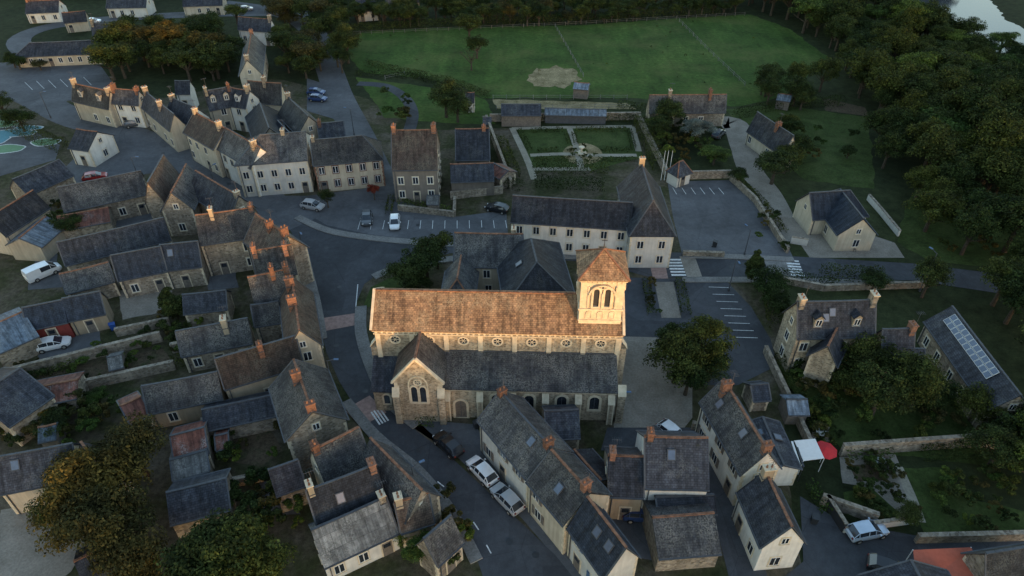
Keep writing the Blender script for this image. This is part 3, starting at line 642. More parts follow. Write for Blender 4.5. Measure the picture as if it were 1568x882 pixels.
def church():
    A=P(572,503,10.3);B=P(953,511,10.3); d=B-A;d.z=0;L=d.length;rot=math.atan2(d.y,d.x)
    par=empty('church',(A.x,A.y,0),rot); X=Vector((1,0,0));Y=Vector((0,1,0));Z=Vector((0,0,1))
    W=MB();R=MB();D=MB();
    NW=7.2;he=10.3;hr=12.9;ya=-3.9;x0=8.0;x1=L-.5
    W.box(0,L,0,NW,0,he,'church')
    for xx,o in ((0,-1),(L,1)):
        W.face([(xx,0,he),(xx,NW,he),(xx,NW/2,hr+.05)][::o],'church')
    k=(hr-he)/(NW/2); ov=.35
    R.slab([(-.25,-ov,he-k*ov+.12),(L+.15,-ov,he-k*ov+.12),(L+.15,NW/2,hr+.12),(-.25,NW/2,hr+.12)],.13,'nave')
    R.slab([(-.25,NW+ov,he-k*ov+.12),(L+.15,NW+ov,he-k*ov+.12),(L+.15,NW/2,hr+.12),(-.25,NW/2,hr+.12)],.13,'nave')
    for i in range(int(L/.8)): R.beam((i*.8-.2,NW/2,hr+.27),(i*.8+.55,NW/2,hr+.27),.3,.14,'ridge')
    for xx in (-.25,L+.15):
        for yy in (-ov,NW+ov): R.beam((xx,yy,he-k*ov+.3),(xx,NW/2,hr+.32),.3,.16,'ashlar')
    for y0,sg in ((0,-1),(NW,1)):
        yy=lambda a,b:(min(y0+sg*a,y0+sg*b),max(y0+sg*a,y0+sg*b))
        a,b=yy(.003,.28); D.box(-.15,L+.1,a,b,he-.26,he-.10,'ashlar'); a,b=yy(.003,.16); D.box(-.1,L+.05,a,b,he-.75,he-.62,'ashlar')
        a,b=yy(.0,.24)
        for i in range(int(L/.62)): D.box(.2+i*.62,.42+i*.62,a,b,he-.5,he-.262,'ashlar')
        nb=7; 
        for i in range(nb+1):
            xx=.35+(L-.7)*i/nb; a,b=yy(-.01,.14); D.box(xx-.28,xx+.28,a,b,0,he-.76,'ashlar')
            if i<nb: oculus(D,(xx+(L-.7)/nb/2,y0,he-1.55),X*(-sg),Y*sg,.48)
    for sg,yb in ((-1,0),(1,NW)):
        yo=yb+sg*3.9; ea=5.0; ta=7.0; xs=x0 if sg<0 else 3
        ylo,yhi=min(yb,yo),max(yb,yo); W.box(xs,x1,ylo,yhi,0,ea,'church')
        for xx in (xs,x1): W.face([(xx,yo,ea),(xx,yb,ea),(xx,yb,ta)],'church')
        kk=(ta-ea)/3.9
        R.slab([(xs-.1,yo+sg*.3,ea-kk*.3+.04),(x1+.15,yo+sg*.3,ea-kk*.3+.04),(x1+.15,yb+sg*.01,ta+.04),(xs-.1,yb+sg*.01,ta+.04)],.12,'slate_old')
        R.beam((xs,yb+sg*.08,ta+.2),(x1,yb+sg*.08,ta+.2),.16,.12,'lead')
        n=Y*sg
        a,b=min(yo+sg*.003,yo+sg*.2),max(yo+sg*.003,yo+sg*.2); D.box(xs,x1+.1,a,b,ea-.3,ea-.12,'ashlar')
        nb=5
        for i in range(nb+1):
            xx=xs+.5+(x1-xs-1)*i/nb; a,b=min(yo,yo+sg*.65),max(yo,yo+sg*.65); D.box(xx-.35,xx+.35,a,b,0,3.4,'church')
            D.slab([(xx-.4,yo+sg*.72,3.4),(xx+.4,yo+sg*.72,3.4),(xx+.4,yo,4.3),(xx-.4,yo,4.3)],.08,'ashlar')
            D.box(xx-.36,xx-.2,min(yo+sg*.64,yo+sg*.67),max(yo+sg*.64,yo+sg*.67),0,3.4,'ashlar'); D.box(xx+.2,xx+.36,min(yo+sg*.64,yo+sg*.67),max(yo+sg*.64,yo+sg*.67),0,3.4,'ashlar')
            if i<nb:
                cx=xx+(x1-xs-1)/nb/2
                if i==0 and sg<0: archwin(D,(cx-.4,yo,1.5),X,n,1.3,2.9,.3,.14,glass='wood')
                else: archwin(D,(cx,yo,3.0),X*(-sg),n,1.1,2.1,.28,.12)
    ta,tb,yt=2.7,8.1,-4.7; e2=6.6; ap=10.0; m_=(ta+tb)/2
    W.box(ta,tb,yt,0,0,e2,'church'); W.face([(ta,yt,e2),(tb,yt,e2),(m_,yt,ap)],'church')
    kk=(ap-e2)/((tb-ta)/2)
    for s_ in (-1,1):
        xe=m_+s_*((tb-ta)/2+.25); ze=e2-kk*.25+.04
        R.slab([(xe,yt+.1,ze),(m_,yt+.1,ap+.04),(m_,0,ap+.04),(xe,0,ze)],.12,'tile' if s_<0 else 'slate_old')
        D.beam((xe,yt,ze+.12),(m_,yt,ap+.22),.4,.22,'ashlar')
        D.box(*(sorted((m_+s_*((tb-ta)/2-.5),m_+s_*((tb-ta)/2+.25)))),yt-.5,yt+.0,0,4.6,'church')
        xx=sorted((m_+s_*((tb-ta)/2-.55),m_+s_*((tb-ta)/2+.3))); D.slab([(xx[0],yt-.58,4.6),(xx[1],yt-.58,4.6),(xx[1],yt,5.6),(xx[0],yt,5.6)],.08,'ashlar')
    R.beam((m_,yt,ap+.22),(m_,0,ap+.22),.26,.14,'ridge')
    for q in range(13):
        for s_ in (-1,1):
            dd=.34 if q%2 else .2; xe=m_+s_*(tb-ta)/2; D.box(*sorted((xe+s_*.012,xe-s_*dd-.2*s_)),yt-.02,yt+.3,q*.5,q*.5+.47,'ashlar')
    archwin(D,(m_-.5,yt,4.6),X,-Y,.7,2.4,.16,.14,True); archwin(D,(m_+.5,yt,4.6),X,-Y,.7,2.4,.16,.14,True); oculus(D,(m_,yt,6.6),X,-Y,.34,.18)
    o=arch_pts(Vector((m_,yt-.03,5.2)),X,2.3,4.1,pointed=True); i_=arch_pts(Vector((m_,yt-.03,5.2)),X,2.0,3.8,pointed=True)
    for q in range(len(o)): 
        j=(q+1)%len(o); D.beam((o[q]+i_[q])/2,(o[j]+i_[j])/2,.16,.16,'ashlar')
    W.box(-.3,ta,-3.2,0,0,3.6,'church'); R.slab([(-.55,-3.5,3.45),(ta,-3.5,3.45),(ta,-.01,5.9),(-.55,-.01,5.9)],.12,'slate'); W.face([(-.3,-3.2,3.6),(-.3,0,3.6),(-.3,0,5.8)][::-1],'church')
    archwin(D,(1.2,-3.2,2.1),X,-Y,.7,1.5,.2)
    for yy in (.6,NW-.6): D.box(-.75,0.01,yy-.4,yy+.4,0,7.2,'church'); D.slab([(-.85,yy-.45,7.2),(-.85,yy+.45,7.2),(0,yy+.45,8.4),(0,yy-.45,8.4)],.08,'ashlar')
    archwin(D,(0,NW/2,5.5),-Y,-X,1.6,4.2,.3); 
    for yy in (.35,NW-.35):
        D.box(L-.01,L+.7,yy-.42,yy+.42,0,8.,'church'); D.slab([(L+.8,yy-.47,8),(L+.8,yy+.47,8),(L,yy+.47,9.3),(L,yy-.47,9.3)],.08,'ashlar')
    D.box(L-.3,L+.55,-4.3,-3.5,0,4.6,'church'); D.slab([(L-.35,-4.4,4.6),(L+.6,-4.4,4.6),(L+.6,-3.5,5.6),(L-.35,-3.5,5.6)],.08,'ashlar')
    archwin(D,(L,NW/2,2.),Y,X,2.,3.8,.4,.2,glass='wood'); oculus(D,(L,NW/2,7.2),Y,X,1.1,.3)
    D.box(L-.4,L+.04,-.03,.35,0,he-.8,'ashlar')
    T=4.75; tx0=L-T-.25; tx1=tx0+T; ty0=.75; ty1=ty0+T; tc=((tx0+tx1)/2,(ty0+ty1)/2); zb=13.1; zt=17.3
    TW=MB(); TW.box(tx0,tx1,ty0,ty1,9,zb,'ashlar')
    TW.box(tx0-.14,tx1+.14,ty0-.14,ty1+.14,zb,zb+.22,'ashlar'); TW.box(tx0-.1,tx1+.1,ty0-.1,ty1+.1,11.55,11.7,'ashlar')
    q=.12; TW.box(tx0+q,tx1-q,ty0+q,ty1-q,zb+.22,zt,'ashlar')
    for sx in (0,1):
        for sy in (0,1):
            cx=tx0 if not sx else tx1; cy=ty0 if not sy else ty1; a=.85
            xs=sorted((cx,cx+(a if not sx else -a))); ys=sorted((cy,cy+(a if not sy else -a)))
            TW.box(xs[0],xs[1],ys[0],ys[1],zb+.22,zt-.55,'ashlar')
            px=xs[0] if sx else xs[1]
            TW.cyl((px,ys[0] if not sy else ys[1],zb+.3),.13,.13,3.,'ashlar'); 
    TW.box(tx0-.02,tx1+.02,ty0-.02,ty1+.02,zt-.55,zt-.3,'ashlar')
    TW.box(tx0-.22,tx1+.22,ty0-.22,ty1+.22,zt-.10,zt+.12,'ashlar'); TW.box(tx0-.08,tx1+.08,ty0-.08,ty1+.08,zt-.3,zt-.10,'ashlar')
    for i in range(9):
        f=(i+.5)/9
        for yy in (ty0-.15,ty1+.15): TW.box(tx0+T*f-.1,tx0+T*f+.1,yy-.12,yy+.12,zt-.32,zt-.102,'ashlar')
        for xx in (tx0-.15,tx1+.15): TW.box(xx-.12,xx+.12,ty0+T*f-.1,ty0+T*f+.1,zt-.32,zt-.102,'ashlar')
    for (cc,xd,n) in (((tc[0],ty0+q),X,-Y),((tc[0],ty1-q),-X,Y),((tx0+q,tc[1]),-Y,-X),((tx1-q,tc[1]),Y,X)):  # belfry openings are flat dark faces, painting the shade inside
        c=Vector((cc[0],cc[1],0))
        for s_ in (-1,1): archwin(TW,c+xd*s_*.62+Z*(zb+1.75),xd,n,.62,2.5,.24,.22,glass='dark')
        TW.cyl(c+n*.28+Z*(zb+.35),.10,.10,2.1,'ashlar')
        archwin(TW,c+xd*0+Z*(zb+3.25),xd,n,.3,.4,.1,.2,glass='dark')
        o=[c+n*.3+xd*math.cos(math.pi*i/10)*1.42+Z*(zb+2.2+math.sin(math.pi*i/10)*1.35) for i in range(11)]
        for i in range(10): TW.beam(o[i],o[i+1],.18,.2,'ashlar')
        for s_ in (-1,0,1): archwin(TW,c+n*q+xd*s_*1.3+Z*12.4,xd,n,.5,.9,.12,.1,glass='ashlar')
    TW.obj('tower',par)
    TR=MB(); e=.42
    c=Vector((tc[0],tc[1],19.7))
    cs=[Vector((tx0-e,ty0-e,zt+.12)),Vector((tx1+e,ty0-e,zt+.12)),Vector((tx1+e,ty1+e,zt+.12)),Vector((tx0-e,ty1+e,zt+.12))]
    for i in range(4):
        TR.slab([cs[i],cs[(i+1)%4],c],.1,'nave'); TR.beam(cs[i]+Z*.12,c+Z*.12,.2,.1,'ridge')
    TR.cyl(c,.12,.05,.7,'lead'); TR.beam(c+Z*.5,c+Z*1.5,.06,.06,'dark'); TR.beam(c+Z*1.15-X*.3,c+Z*1.15+X*.3,.06,.06,'dark')
    TR.obj('tower_roof',par)
    W.obj('walls',par);R.obj('roof',par);D.obj('stonework',par)
church()
# ---------------------------------------------------------------- vegetation
def leafmesh(name,C,N,Sz,mat,extra=None):
    n=len(C); r=rng.normal(size=(n,3)); U=np.cross(N,r); U/=np.linalg.norm(U,axis=1)[:,None]+1e-9; V=np.cross(N,U)
    Sz=Sz[:,None]; asp=rng.uniform(.55,1.,(n,1))
    v=np.stack([C-U*Sz,C-V*Sz*asp*.6+N*Sz*.15,C+U*Sz,C+V*Sz*asp*.6-N*Sz*.1],1).reshape(-1,3)
    ev=np.array(extra.v,dtype=float).reshape(-1,3) if extra else np.zeros((0,3))
    me=bpy.data.meshes.new(name); nv=len(v)+len(ev); me.vertices.add(nv); me.vertices.foreach_set('co',np.concatenate([v,ev]).astype(np.float32).ravel())
    loops=list(range(4*n)); starts=list(range(0,4*n,4)); mi=[0]*n
    if extra:
        k=4*n
        for f in extra.f: starts.append(k); loops+= [i+4*n for i in f]; k+=len(f); mi.append(1)
    me.loops.add(len(loops)); me.loops.foreach_set('vertex_index',loops); me.polygons.add(len(starts)); me.polygons.foreach_set('loop_start',starts)
    me.polygons.foreach_set('material_index',mi); me.materials.append(M[mat]); me.materials.append(M['bark']); me.update(calc_edges=True); me.validate(); return me
def treemesh(name,h,r,mat,nc=26,nl=5200,ls=.24,shape='round',trunk=True):
    C=[];N=[];cs=[]
    zc=h*.62; rz=h*.38
    for i in range(nc):
        d=rng.normal(size=3); d/=np.linalg.norm(d); q=rng.uniform(.35,.9)
        if shape=='cone':
            f=rng.uniform(0,1); z=h*.12+f*h*.8; rr=r*(1-f)**.7*.7; a=rng.uniform(0,6.28); c=np.array([math.cos(a)*rr,math.sin(a)*rr,z]); rc=max(.35,r*.5*(1-f*.6))
        elif shape=='col':
            f=rng.uniform(0,1); z=h*.1+f*h*.82; a=rng.uniform(0,6.28); rr=r*.4*math.sin(math.pi*(f*.85+.12)); c=np.array([math.cos(a)*rr,math.sin(a)*rr,z]); rc=r*.6*math.sin(math.pi*(f*.8+.15))
        else:
            if d[2]<-.5: d[2]*=-.6
            c=np.array([d[0]*r*q,d[1]*r*q,zc+d[2]*rz*q]); rc=r*rng.uniform(.17,.36)
        cs.append(c); k=int(nl/nc*(rc/(r*.3))**1.6)+5
        dd=rng.normal(size=(k,3)); dd/=np.linalg.norm(dd,axis=1)[:,None]; dd[:,2]=np.where(dd[:,2]<-.35,-dd[:,2],dd[:,2])
        C.append(c+dd*rc*rng.uniform(.4,1.25,(k,1))**.6*np.array([1,1,.8])); nn=dd+rng.normal(size=(k,3))*.45+np.array([0,0,.3]); N.append(nn/np.linalg.norm(nn,axis=1)[:,None])
    C=np.concatenate(C);N=np.concatenate(N); C[:,2]=np.maximum(C[:,2],.15)
    T=MB()
    if trunk:
        T.cyl((0,0,-.1),r*.085,r*.05,h*.5,'bark',7)
        for c in cs[:9]:
            a=Vector((0,0,h*.3)); b=Vector(c)*.85; d=b-a; T.cyl(a,r*.035,r*.012,d.length,'bark',5,d)
    return leafmesh(name,C,N,rng.uniform(.6,1.3,len(C))*ls,mat,T)
PR={}
for k,mt in (('A','leafA'),('B','leafB'),('C','leafC'),('D','leafD'),('R','leafR')):
    PR[k]=[treemesh('broadleaf_%s_%d'%(k,i),8,4,mt,36+7*i,9500,.165) for i in range(5 if k=='A' else (3 if k=='B' else 1))]
PR['col']=[treemesh('cypress',7,1.5,'leafA',26,5000,.15,'col')]
PR['cone']=[treemesh('conifer',9,3,'leafA',34,6500,.2,'cone')]
PR['bush']=[treemesh('bush_%d'%i,2.2,1.3,m_,9,1300,.12,trunk=False) for i,m_ in enumerate(('leafA','leafC','leafB','leafA'))]
def tree(u,v,r,h,k='A',name=None,par=None,world=None):
    ms=PR[k]; me=random.choice(ms); p=world if world is not None else P(u,v,h*.55)
    base={'col':(1.5,7),'cone':(3,9),'bush':(1.3,2.2)}.get(k,(4,8))
    nme=name or {'col':'cypress_tree','cone':'conifer_tree','bush':'garden_shrub','D':'willow_tree','R':'red_maple_tree'}.get(k,'broadleaf_tree')
    o=bpy.data.objects.new(nme,me); sc.collection.objects.link(o); o.location=(p.x,p.y,0); o.rotation_euler=(0,0,random.uniform(0,6.28))
    o.scale=(r/base[0]*random.uniform(.92,1.08),r/base[0]*random.uniform(.92,1.08),h/base[1])
    if par: o.parent=par
    return o
def inside(p,pl):
    c=False
    for i in range(len(pl)):
        a=pl[i];b=pl[i-1]
        if (a.y>p.y)!=(b.y>p.y) and p.x<(b.x-a.x)*(p.y-a.y)/(b.y-a.y)+a.x: c=not c
    return c
def grove(name,px,sp,r,h,kinds='AAAB'):
    pl=[P(*q) for q in px]; par=empty(name,(0,0,0)); x0=min(p.x for p in pl);x1=max(p.x for p in pl);y0=min(p.y for p in pl);y1=max(p.y for p in pl)
    y=y0;i=0
    while y<y1:
        x=x0+(sp/2 if i%2 else 0)
        while x<x1:
            p=Vector((x+random.uniform(-.4,.4)*sp,y+random.uniform(-.4,.4)*sp,0))
            if inside(p,pl):
                q=random.uniform(.65,1.3); tree(0,0,r*q,h*q*random.uniform(.85,1.15),random.choice(kinds),'tree',par,p)
            x+=sp
        y+=sp*.87;i+=1
G=grove
G('woodland',[(1150,-30),(1340,-30),(1350,20),(1400,60),(1450,95),(1540,110),(1700,60),(1700,330),(1560,320),(1480,300),(1400,290),(1345,270),(1340,190),(1320,160),(1290,110),(1262,80),(1210,42),(1150,20)],6.2,4.5,9,'AAAAAC')
G('pond_side_trees',[(1375,40),(1430,50),(1540,90),(1600,105),(1600,120),(1540,112),(1450,92),(1390,62)],4.2,3.2,6,'AAC')
G('woodland',[(1400,290),(1500,300),(1700,330),(1700,470),(1560,440),(1450,395),(1400,370)],6.8,4.2,8,'AAAC')
G('tree_row',[(1560,440),(1700,470),(1700,680),(1600,640),(1540,560),(1500,470)],7,4.2,8,'A')
G('woodland',[(160,85),(200,68),(300,55),(355,45),(362,95),(355,122),(300,128),(265,118),(215,128),(165,122)],5.5,4.2,7,'AAAAAB')
G('tree_row',[(425,85),(440,60),(490,55),(500,95),(495,125),(440,128)],5.5,3.8,6.5,'AAAB')
G('tree_row',[(0,190),(10,175),(60,200),(95,215),(85,225)],4.5,3,5,'A')
G('tree_row',[(505,40),(540,60),(540,110),(525,125),(515,100)],5,3.4,7,'A')
G('tree_row',[(495,18),(700,22),(720,40),(530,44)],5,3.2,6,'A')
G('hedgerow_trees',[(700,20),(1150,2),(1150,20),(900,38),(700,44)],4.5,2.8,5,'AAAAB')
G('tree_row',[(410,20),(480,15),(500,45),(440,45)],5.5,4,6.5,'AAB')
G('distant_trees',[(-100,-60),(1500,-90),(1500,-20),(1100,-8),(650,2),(400,-12),(-100,-2)],8,4.5,6.5,'AAAB')
G('tree_group',[(1130,160),(1200,128),(1260,135),(1250,160),(1180,165)],5,3,5.5,'AA')
G('tree_group',[(10,100),(70,95),(80,112),(30,118)],4.5,2.6,4,'AB')
G('tree_group',[(140,755),(200,730),(238,745),(240,800),(228,850),(235,900),(170,900),(150,820)],4.6,3.7,8.5,'B')
G('tree_group',[(255,900),(300,860),(370,838),(430,842),(450,880),(455,940),(250,940)],4.4,3.7,7.5,'AAA')
G('tree_group',[(1265,590),(1300,575),(1395,585),(1400,625),(1345,650),(1275,640)],4.6,3.6,6.5,'AAA')
G('tree_group',[(1480,680),(1600,660),(1640,760),(1560,750),(1500,745)],4.8,3.4,6,'AAC')
G('tree_group',[(1180,205),(1215,200),(1230,245),(1200,280)],4,2.6,4.2,'A')
for t in [(652,400,4,7),(625,425,3.2,6),(668,382,3,6.5),(640,440,2.2,3.5),(1040,548,4.2,7.8),(1076,528,4.,7.8),(1055,578,3.,5.5),(1030,525,2.8,5.5),(1090,560,2.8,5),(1425,425,3.2,6.5),(1178,435,3,5),(1190,460,2.5,4),(682,150,5,8),(700,165,4,6),(718,38,4.2,7),(1025,175,3.6,6.5),(1010,195,3,5),(1188,255,4.3,6.5),(1435,200,6.2,9,'C'),(1460,235,5,8,'C'),(1095,238,3.2,3.6,'C'),(1070,200,3.4,5,'D'),(500,303,1.4,3.6),(572,293,1.2,3.2,'R'),(1157,402,1.5,6,'col'),(262,460,1.8,6,'col'),(98,345,3,4.5),(1540,430,4,8),(1300,232,1.8,2.6),(360,20,4,6),(80,650,2.4,3),(150,610,1.6,2.4,'C'),(1345,60,4,8),(1218,545,1.4,3.4,'col'),(1230,150,3,5),(790,178,1.8,3,'C'),(1390,790,1.6,2.6),(1530,690,3.4,5),(1340,430,2.6,3),(205,690,3.6,8,'B'),(1205,480,1.7,2.8),(1130,270,2.2,3.4),(130,740,2.6,4.5,'A'),(95,780,3,5,'A'),(640,840,2,4,'C'),(620,815,1.6,3,'C'),(1500,620,3,5),(1440,600,2.4,3.6),(1240,500,2,3.4),(730,70,3.2,6)]:
    tree(*t)
def bare(u,v,h):
    p=P(u,v,0); T=MB(); T.cyl((0,0,0),.22,.13,h*.4,'bark',7)
    for i in range(11):
        a=i*2.4; b=Vector((math.cos(a)*h*.4,math.sin(a)*h*.4,h*random.uniform(.6,.95))); s=Vector((0,0,h*random.uniform(.2,.4))); d=b-s; T.cyl(s,.08,.03,d.length,'bark',5,d)
        for k in range(3):
            m_=s+d*random.uniform(.5,.95); e=Vector((random.uniform(-1,1),random.uniform(-1,1),random.uniform(0,.8)))*1.3; T.cyl(m_,.03,.01,e.length,'bark',4,e)
    T.obj('bare_tree',None,(p.x,p.y,0))
bare(722,108,7)
def hedge(px,w_,h_,mat='leafA',name='hedge',dens=26,ls=.13):
    pts=[P(*q) for q in px]; C=[];N=[]
    for a,b in zip(pts[:-1],pts[1:]):
        d=b-a;L=d.length;d/=L;s=np.array([-d.y,d.x,0]);dv=np.array(d);A=np.array(a)
        n=int(L*(w_+2*h_)*dens)+4; t=rng.uniform(0,L,n); k=rng.uniform(0,w_+2*h_,n)
        top=(k<w_); sg=np.where(k<w_+h_,1,-1); off=np.where(top,k-w_/2,sg*w_/2); z=np.where(top,h_,rng.uniform(.05,h_,n))
        wob=np.array([mn.noise(Vector((A[0]+dv[0]*q,A[1]+dv[1]*q,0))*.6) for q in t])*.5
        C.append(A+dv*t[:,None]+s*(off*(1+wob*.4))[:,None]+np.array([0,0,1])*(z*(1+wob*.5))[:,None]+rng.normal(size=(n,3))*.07)
        nn=np.where(top[:,None],np.array([0,0,1.]),s*sg[:,None])+rng.normal(size=(n,3))*.6; N.append(nn/np.linalg.norm(nn,axis=1)[:,None])
    C=np.concatenate(C);N=np.concatenate(N); C[:,2]=np.maximum(C[:,2],.05); me=leafmesh(name,C,N,rng.uniform(.6,1.4,len(C))*ls,mat)
    o=bpy.data.objects.new(name,me); sc.collection.objects.link(o)
for h in [([(815,262),(900,264),(930,262)],2.0,2.2),([(818,285),(925,290)],1.6,2.0),([(785,185),(900,183),(975,185)],1.4,1.4),([(978,190),(1000,240),(1010,262)],2.5,2.2),([(530,50),(700,38),(900,32),(1100,20)],2.,2.),([(545,115),(640,120),(700,140)],1.2,1.2),
  ([(700,290),(760,283),(800,290)],1.6,1.5),([(735,215),(770,225),(790,275)],1.6,2.),([(1130,280),(1165,310),(1200,360)],1.2,.9),([(1255,425),(1350,430)],1.8,2),([(988,430),(998,485)],1.,.7),([(1040,432),(1050,486)],1.2,.9),([(945,165),(990,170)],1.4,1.5),
  ([(1190,545),(1240,640),(1270,690)],1.3,1.),([(1170,430),(1190,510)],1.8,1.6),([(0,190),(100,232)],2.2,2.2),([(640,644),(668,648)],1.6,.9,'leafC'),([(610,312),(690,325)],1.2,1.,'leafC'),([(1280,440),(1180,420)],1.2,1.2),([(1125,180),(1200,165),(1290,160)],1.8,1.8),([(1240,745),(1265,790)],1.0,1.1,'leafC'),([(600,305),(595,330)],1.,1.),
  ([(795,201),(812,232)],.9,.8),([(812,202),(862,201)],.9,.8),([(882,201),(960,200)],.9,.8),([(963,201),(970,230)],.9,.8),([(822,233),(855,232)],.9,.8),([(925,232),(968,232)],.9,.8),([(878,205),(882,222)],.7,.7),([(866,205),(872,222)],.7,.7),([(820,245),(870,246)],.8,.7),([(915,246),(975,246)],.8,.7),
  ([(750,150),(690,128),(560,100)],1.2,1.4),([(1290,700),(1365,697)],1.,1.,'leafC'),([(1410,700),(1500,695)],1.4,1.4),([(330,545),(262,560)],1.2,1.2),([(25,590),(120,565)],1.4,1.2)]:
    hedge(h[0],h[1],h[2],*(h[3:4] or ['leafA']))
def shrubs(px,n,s=(.5,1.2)):
    pl=[P(*q) for q in px]; x0=min(p.x for p in pl);x1=max(p.x for p in pl);y0=min(p.y for p in pl);y1=max(p.y for p in pl);k=0;par=empty('garden_shrubs')
    for _ in range(n*20):
        if k>=n:break
        p=Vector((random.uniform(x0,x1),random.uniform(y0,y1),0))
        if inside(p,pl): q=random.uniform(*s); tree(0,0,1.3*q,2.2*q,'bush','shrub',par,p); k+=1
shrubs([(30,560),(255,510),(260,560),(40,610)],26,(.3,.9)); shrubs([(60,620),(200,600),(210,660),(60,680)],26,(.5,1.4)); shrubs([(300,640),(430,615),(440,700),(330,720)],14,(.4,1.)); shrubs([(1290,700),(1370,700),(1400,790),(1320,795)],34,(.3,.8)); shrubs([(1400,690),(1560,690),(1560,830),(1440,810)],34,(.4,1.1))
shrubs([(1200,575),(1260,580),(1300,680),(1250,680)],22,(.5,1.2)); shrubs([(620,150),(640,200),(580,190),(560,150)],10,(.6,1.4)); shrubs([(1130,200),(1330,190),(1330,270),(1220,260)],14,(.5,1.4)); shrubs([(80,320),(180,330),(160,360),(80,370)],12,(.6,1.3)); shrubs([(985,170),(1100,190),(1100,270),(1020,262)],40,(.6,1.5)); shrubs([(1130,370),(1180,300),(1200,360),(1205,385)],10,(.4,.8)); shrubs([(860,225),(920,222),(925,250),(865,250)],26,(.2,.5)); shrubs([(680,760),(720,800),(700,870),(650,850)],12,(.5,1.2)); shrubs([(220,540),(330,560),(320,500),(250,480)],16,(.4,1.1)); shrubs([(985,430),(1000,430),(1010,488),(998,488)],8,(.3,.6))
shrubs([(560,55),(1150,30),(1200,140),(560,100)],22,(.15,.35)); shrubs([(1420,600),(1560,660),(1560,690),(1400,660)],14,(.5,1.3)); shrubs([(1190,570),(1420,580),(1420,680),(1290,690)],16,(.5,1.3)); shrubs([(0,640),(110,640),(120,700),(0,690)],10,(.5,1.2)); shrubs([(350,700),(470,780),(460,860),(340,800)],16,(.6,1.5)); shrubs([(1400,300),(1560,320),(1600,420),(1400,390)],18,(.5,1.3))
# formal garden
poly('formal_garden_lawn',[(782,195),(972,193),(985,240),(905,262),(812,262)],2,'lawn')
for q in ([(784,196),(806,242),(818,275)],[(784,197),(872,195),(968,194)],[(968,194),(978,232)],[(812,238),(860,236),(905,238),(975,238)],[(872,197),(882,225),(890,258)],[(815,259),(905,259)]): strip('gravel_path',q,1.25,4,'path',0,4)
poly('gravel_circle',[(862,232),(876,222),(900,220),(920,230),(922,243),(900,252),(872,248)],3,'sand',.2,1)
mb=MB(); p=P(890,236); mb.cyl((p.x,p.y,0),1.1,1.0,.45,'ashlar',16); mb.cyl((p.x,p.y,.45),.2,.15,1.,'ashlar',8); mb.cyl((p.x,p.y,1.4),.55,.6,.15,'ashlar',12); mb.obj('garden_fountain')
# ---------------------------------------------------------------- walls and fences
def wall(px,h,t=.4,m='stone',name='stone_wall',cap=True):
    pts=[P(*q) for q in px]; mb=MB()
    for a,b in zip(pts[:-1],pts[1:]):
        mb.beam(a+Vector((0,0,h/2)),b+Vector((0,0,h/2)),t,h,m)
        if cap: mb.beam(a+Vector((0,0,h+.05)),b+Vector((0,0,h+.05)),t+.1,.1,'stone')
    mb.obj(name)
for q in [([(25,578),(250,522)],1.6),([(60,612),(270,565)],1.4),([(1285,697),(1480,683),(1600,690)],1.8),([(610,322),(696,332)],1.),([(696,332),(697,310)],1.2),([(690,305),(770,296)],1.4),([(1045,392),(1108,394)],.9),([(1022,275),(1120,272)],1.5),([(1118,276),(1155,310),(1205,388)],1.1),([(745,190),(782,290)],2.),([(750,186),(980,183)],1.6),([(978,186),(1020,272)],1.6),([(1170,540),(1240,690)],1.2),([(355,745),(405,735)],1.2),([(1255,770),(1340,800)],1.4),([(345,600),(430,580)],1.4),([(265,540),(330,528)],1.5),([(590,560),(600,585),(615,625)],1.),([(1400,830),(1600,825)],1.2),([(1180,430),(1260,445),(1420,440)],1.),([(180,515),(262,498)],1.3),([(315,650),(325,700)],1.3),([(1058,655),(1075,660)],1.)]: wall(*q)
wall([(1262,770),(1290,815)],1.4,.3,'dark','rendered_wall'); wall([(1290,815),(1400,800)],1.0,.3,'white','rendered_wall'); wall([(1328,306),(1345,325),(1375,362)],1.1,.3,'white','rendered_wall'); wall([(1210,372),(1235,376)],1.2,.3,'white','rendered_wall')
def fence(px,h=1.1,sp=3.,m='wood',name='paddock_fence'):
    pts=[P(*q) for q in px]; mb=MB()
    for a,b in zip(pts[:-1],pts[1:]):
        n=max(1,int((b-a).length/sp))
        for i in range(n+1):
            p=a.lerp(b,i/n); mb.box(p.x-.05,p.x+.05,p.y-.05,p.y+.05,0,h,m)
        for z in (.5,.95): mb.beam(a+Vector((0,0,z)),b+Vector((0,0,z)),.03,.05,m)
    mb.obj(name)
for q in [[(850,42),(893,118)],[(1040,34),(1085,80),(1140,132)],[(755,152),(960,152)],[(590,122),(620,116)],[(760,168),(975,166)]]: fence(q,m='pave')
fence([(535,54),(850,40),(1140,24)])
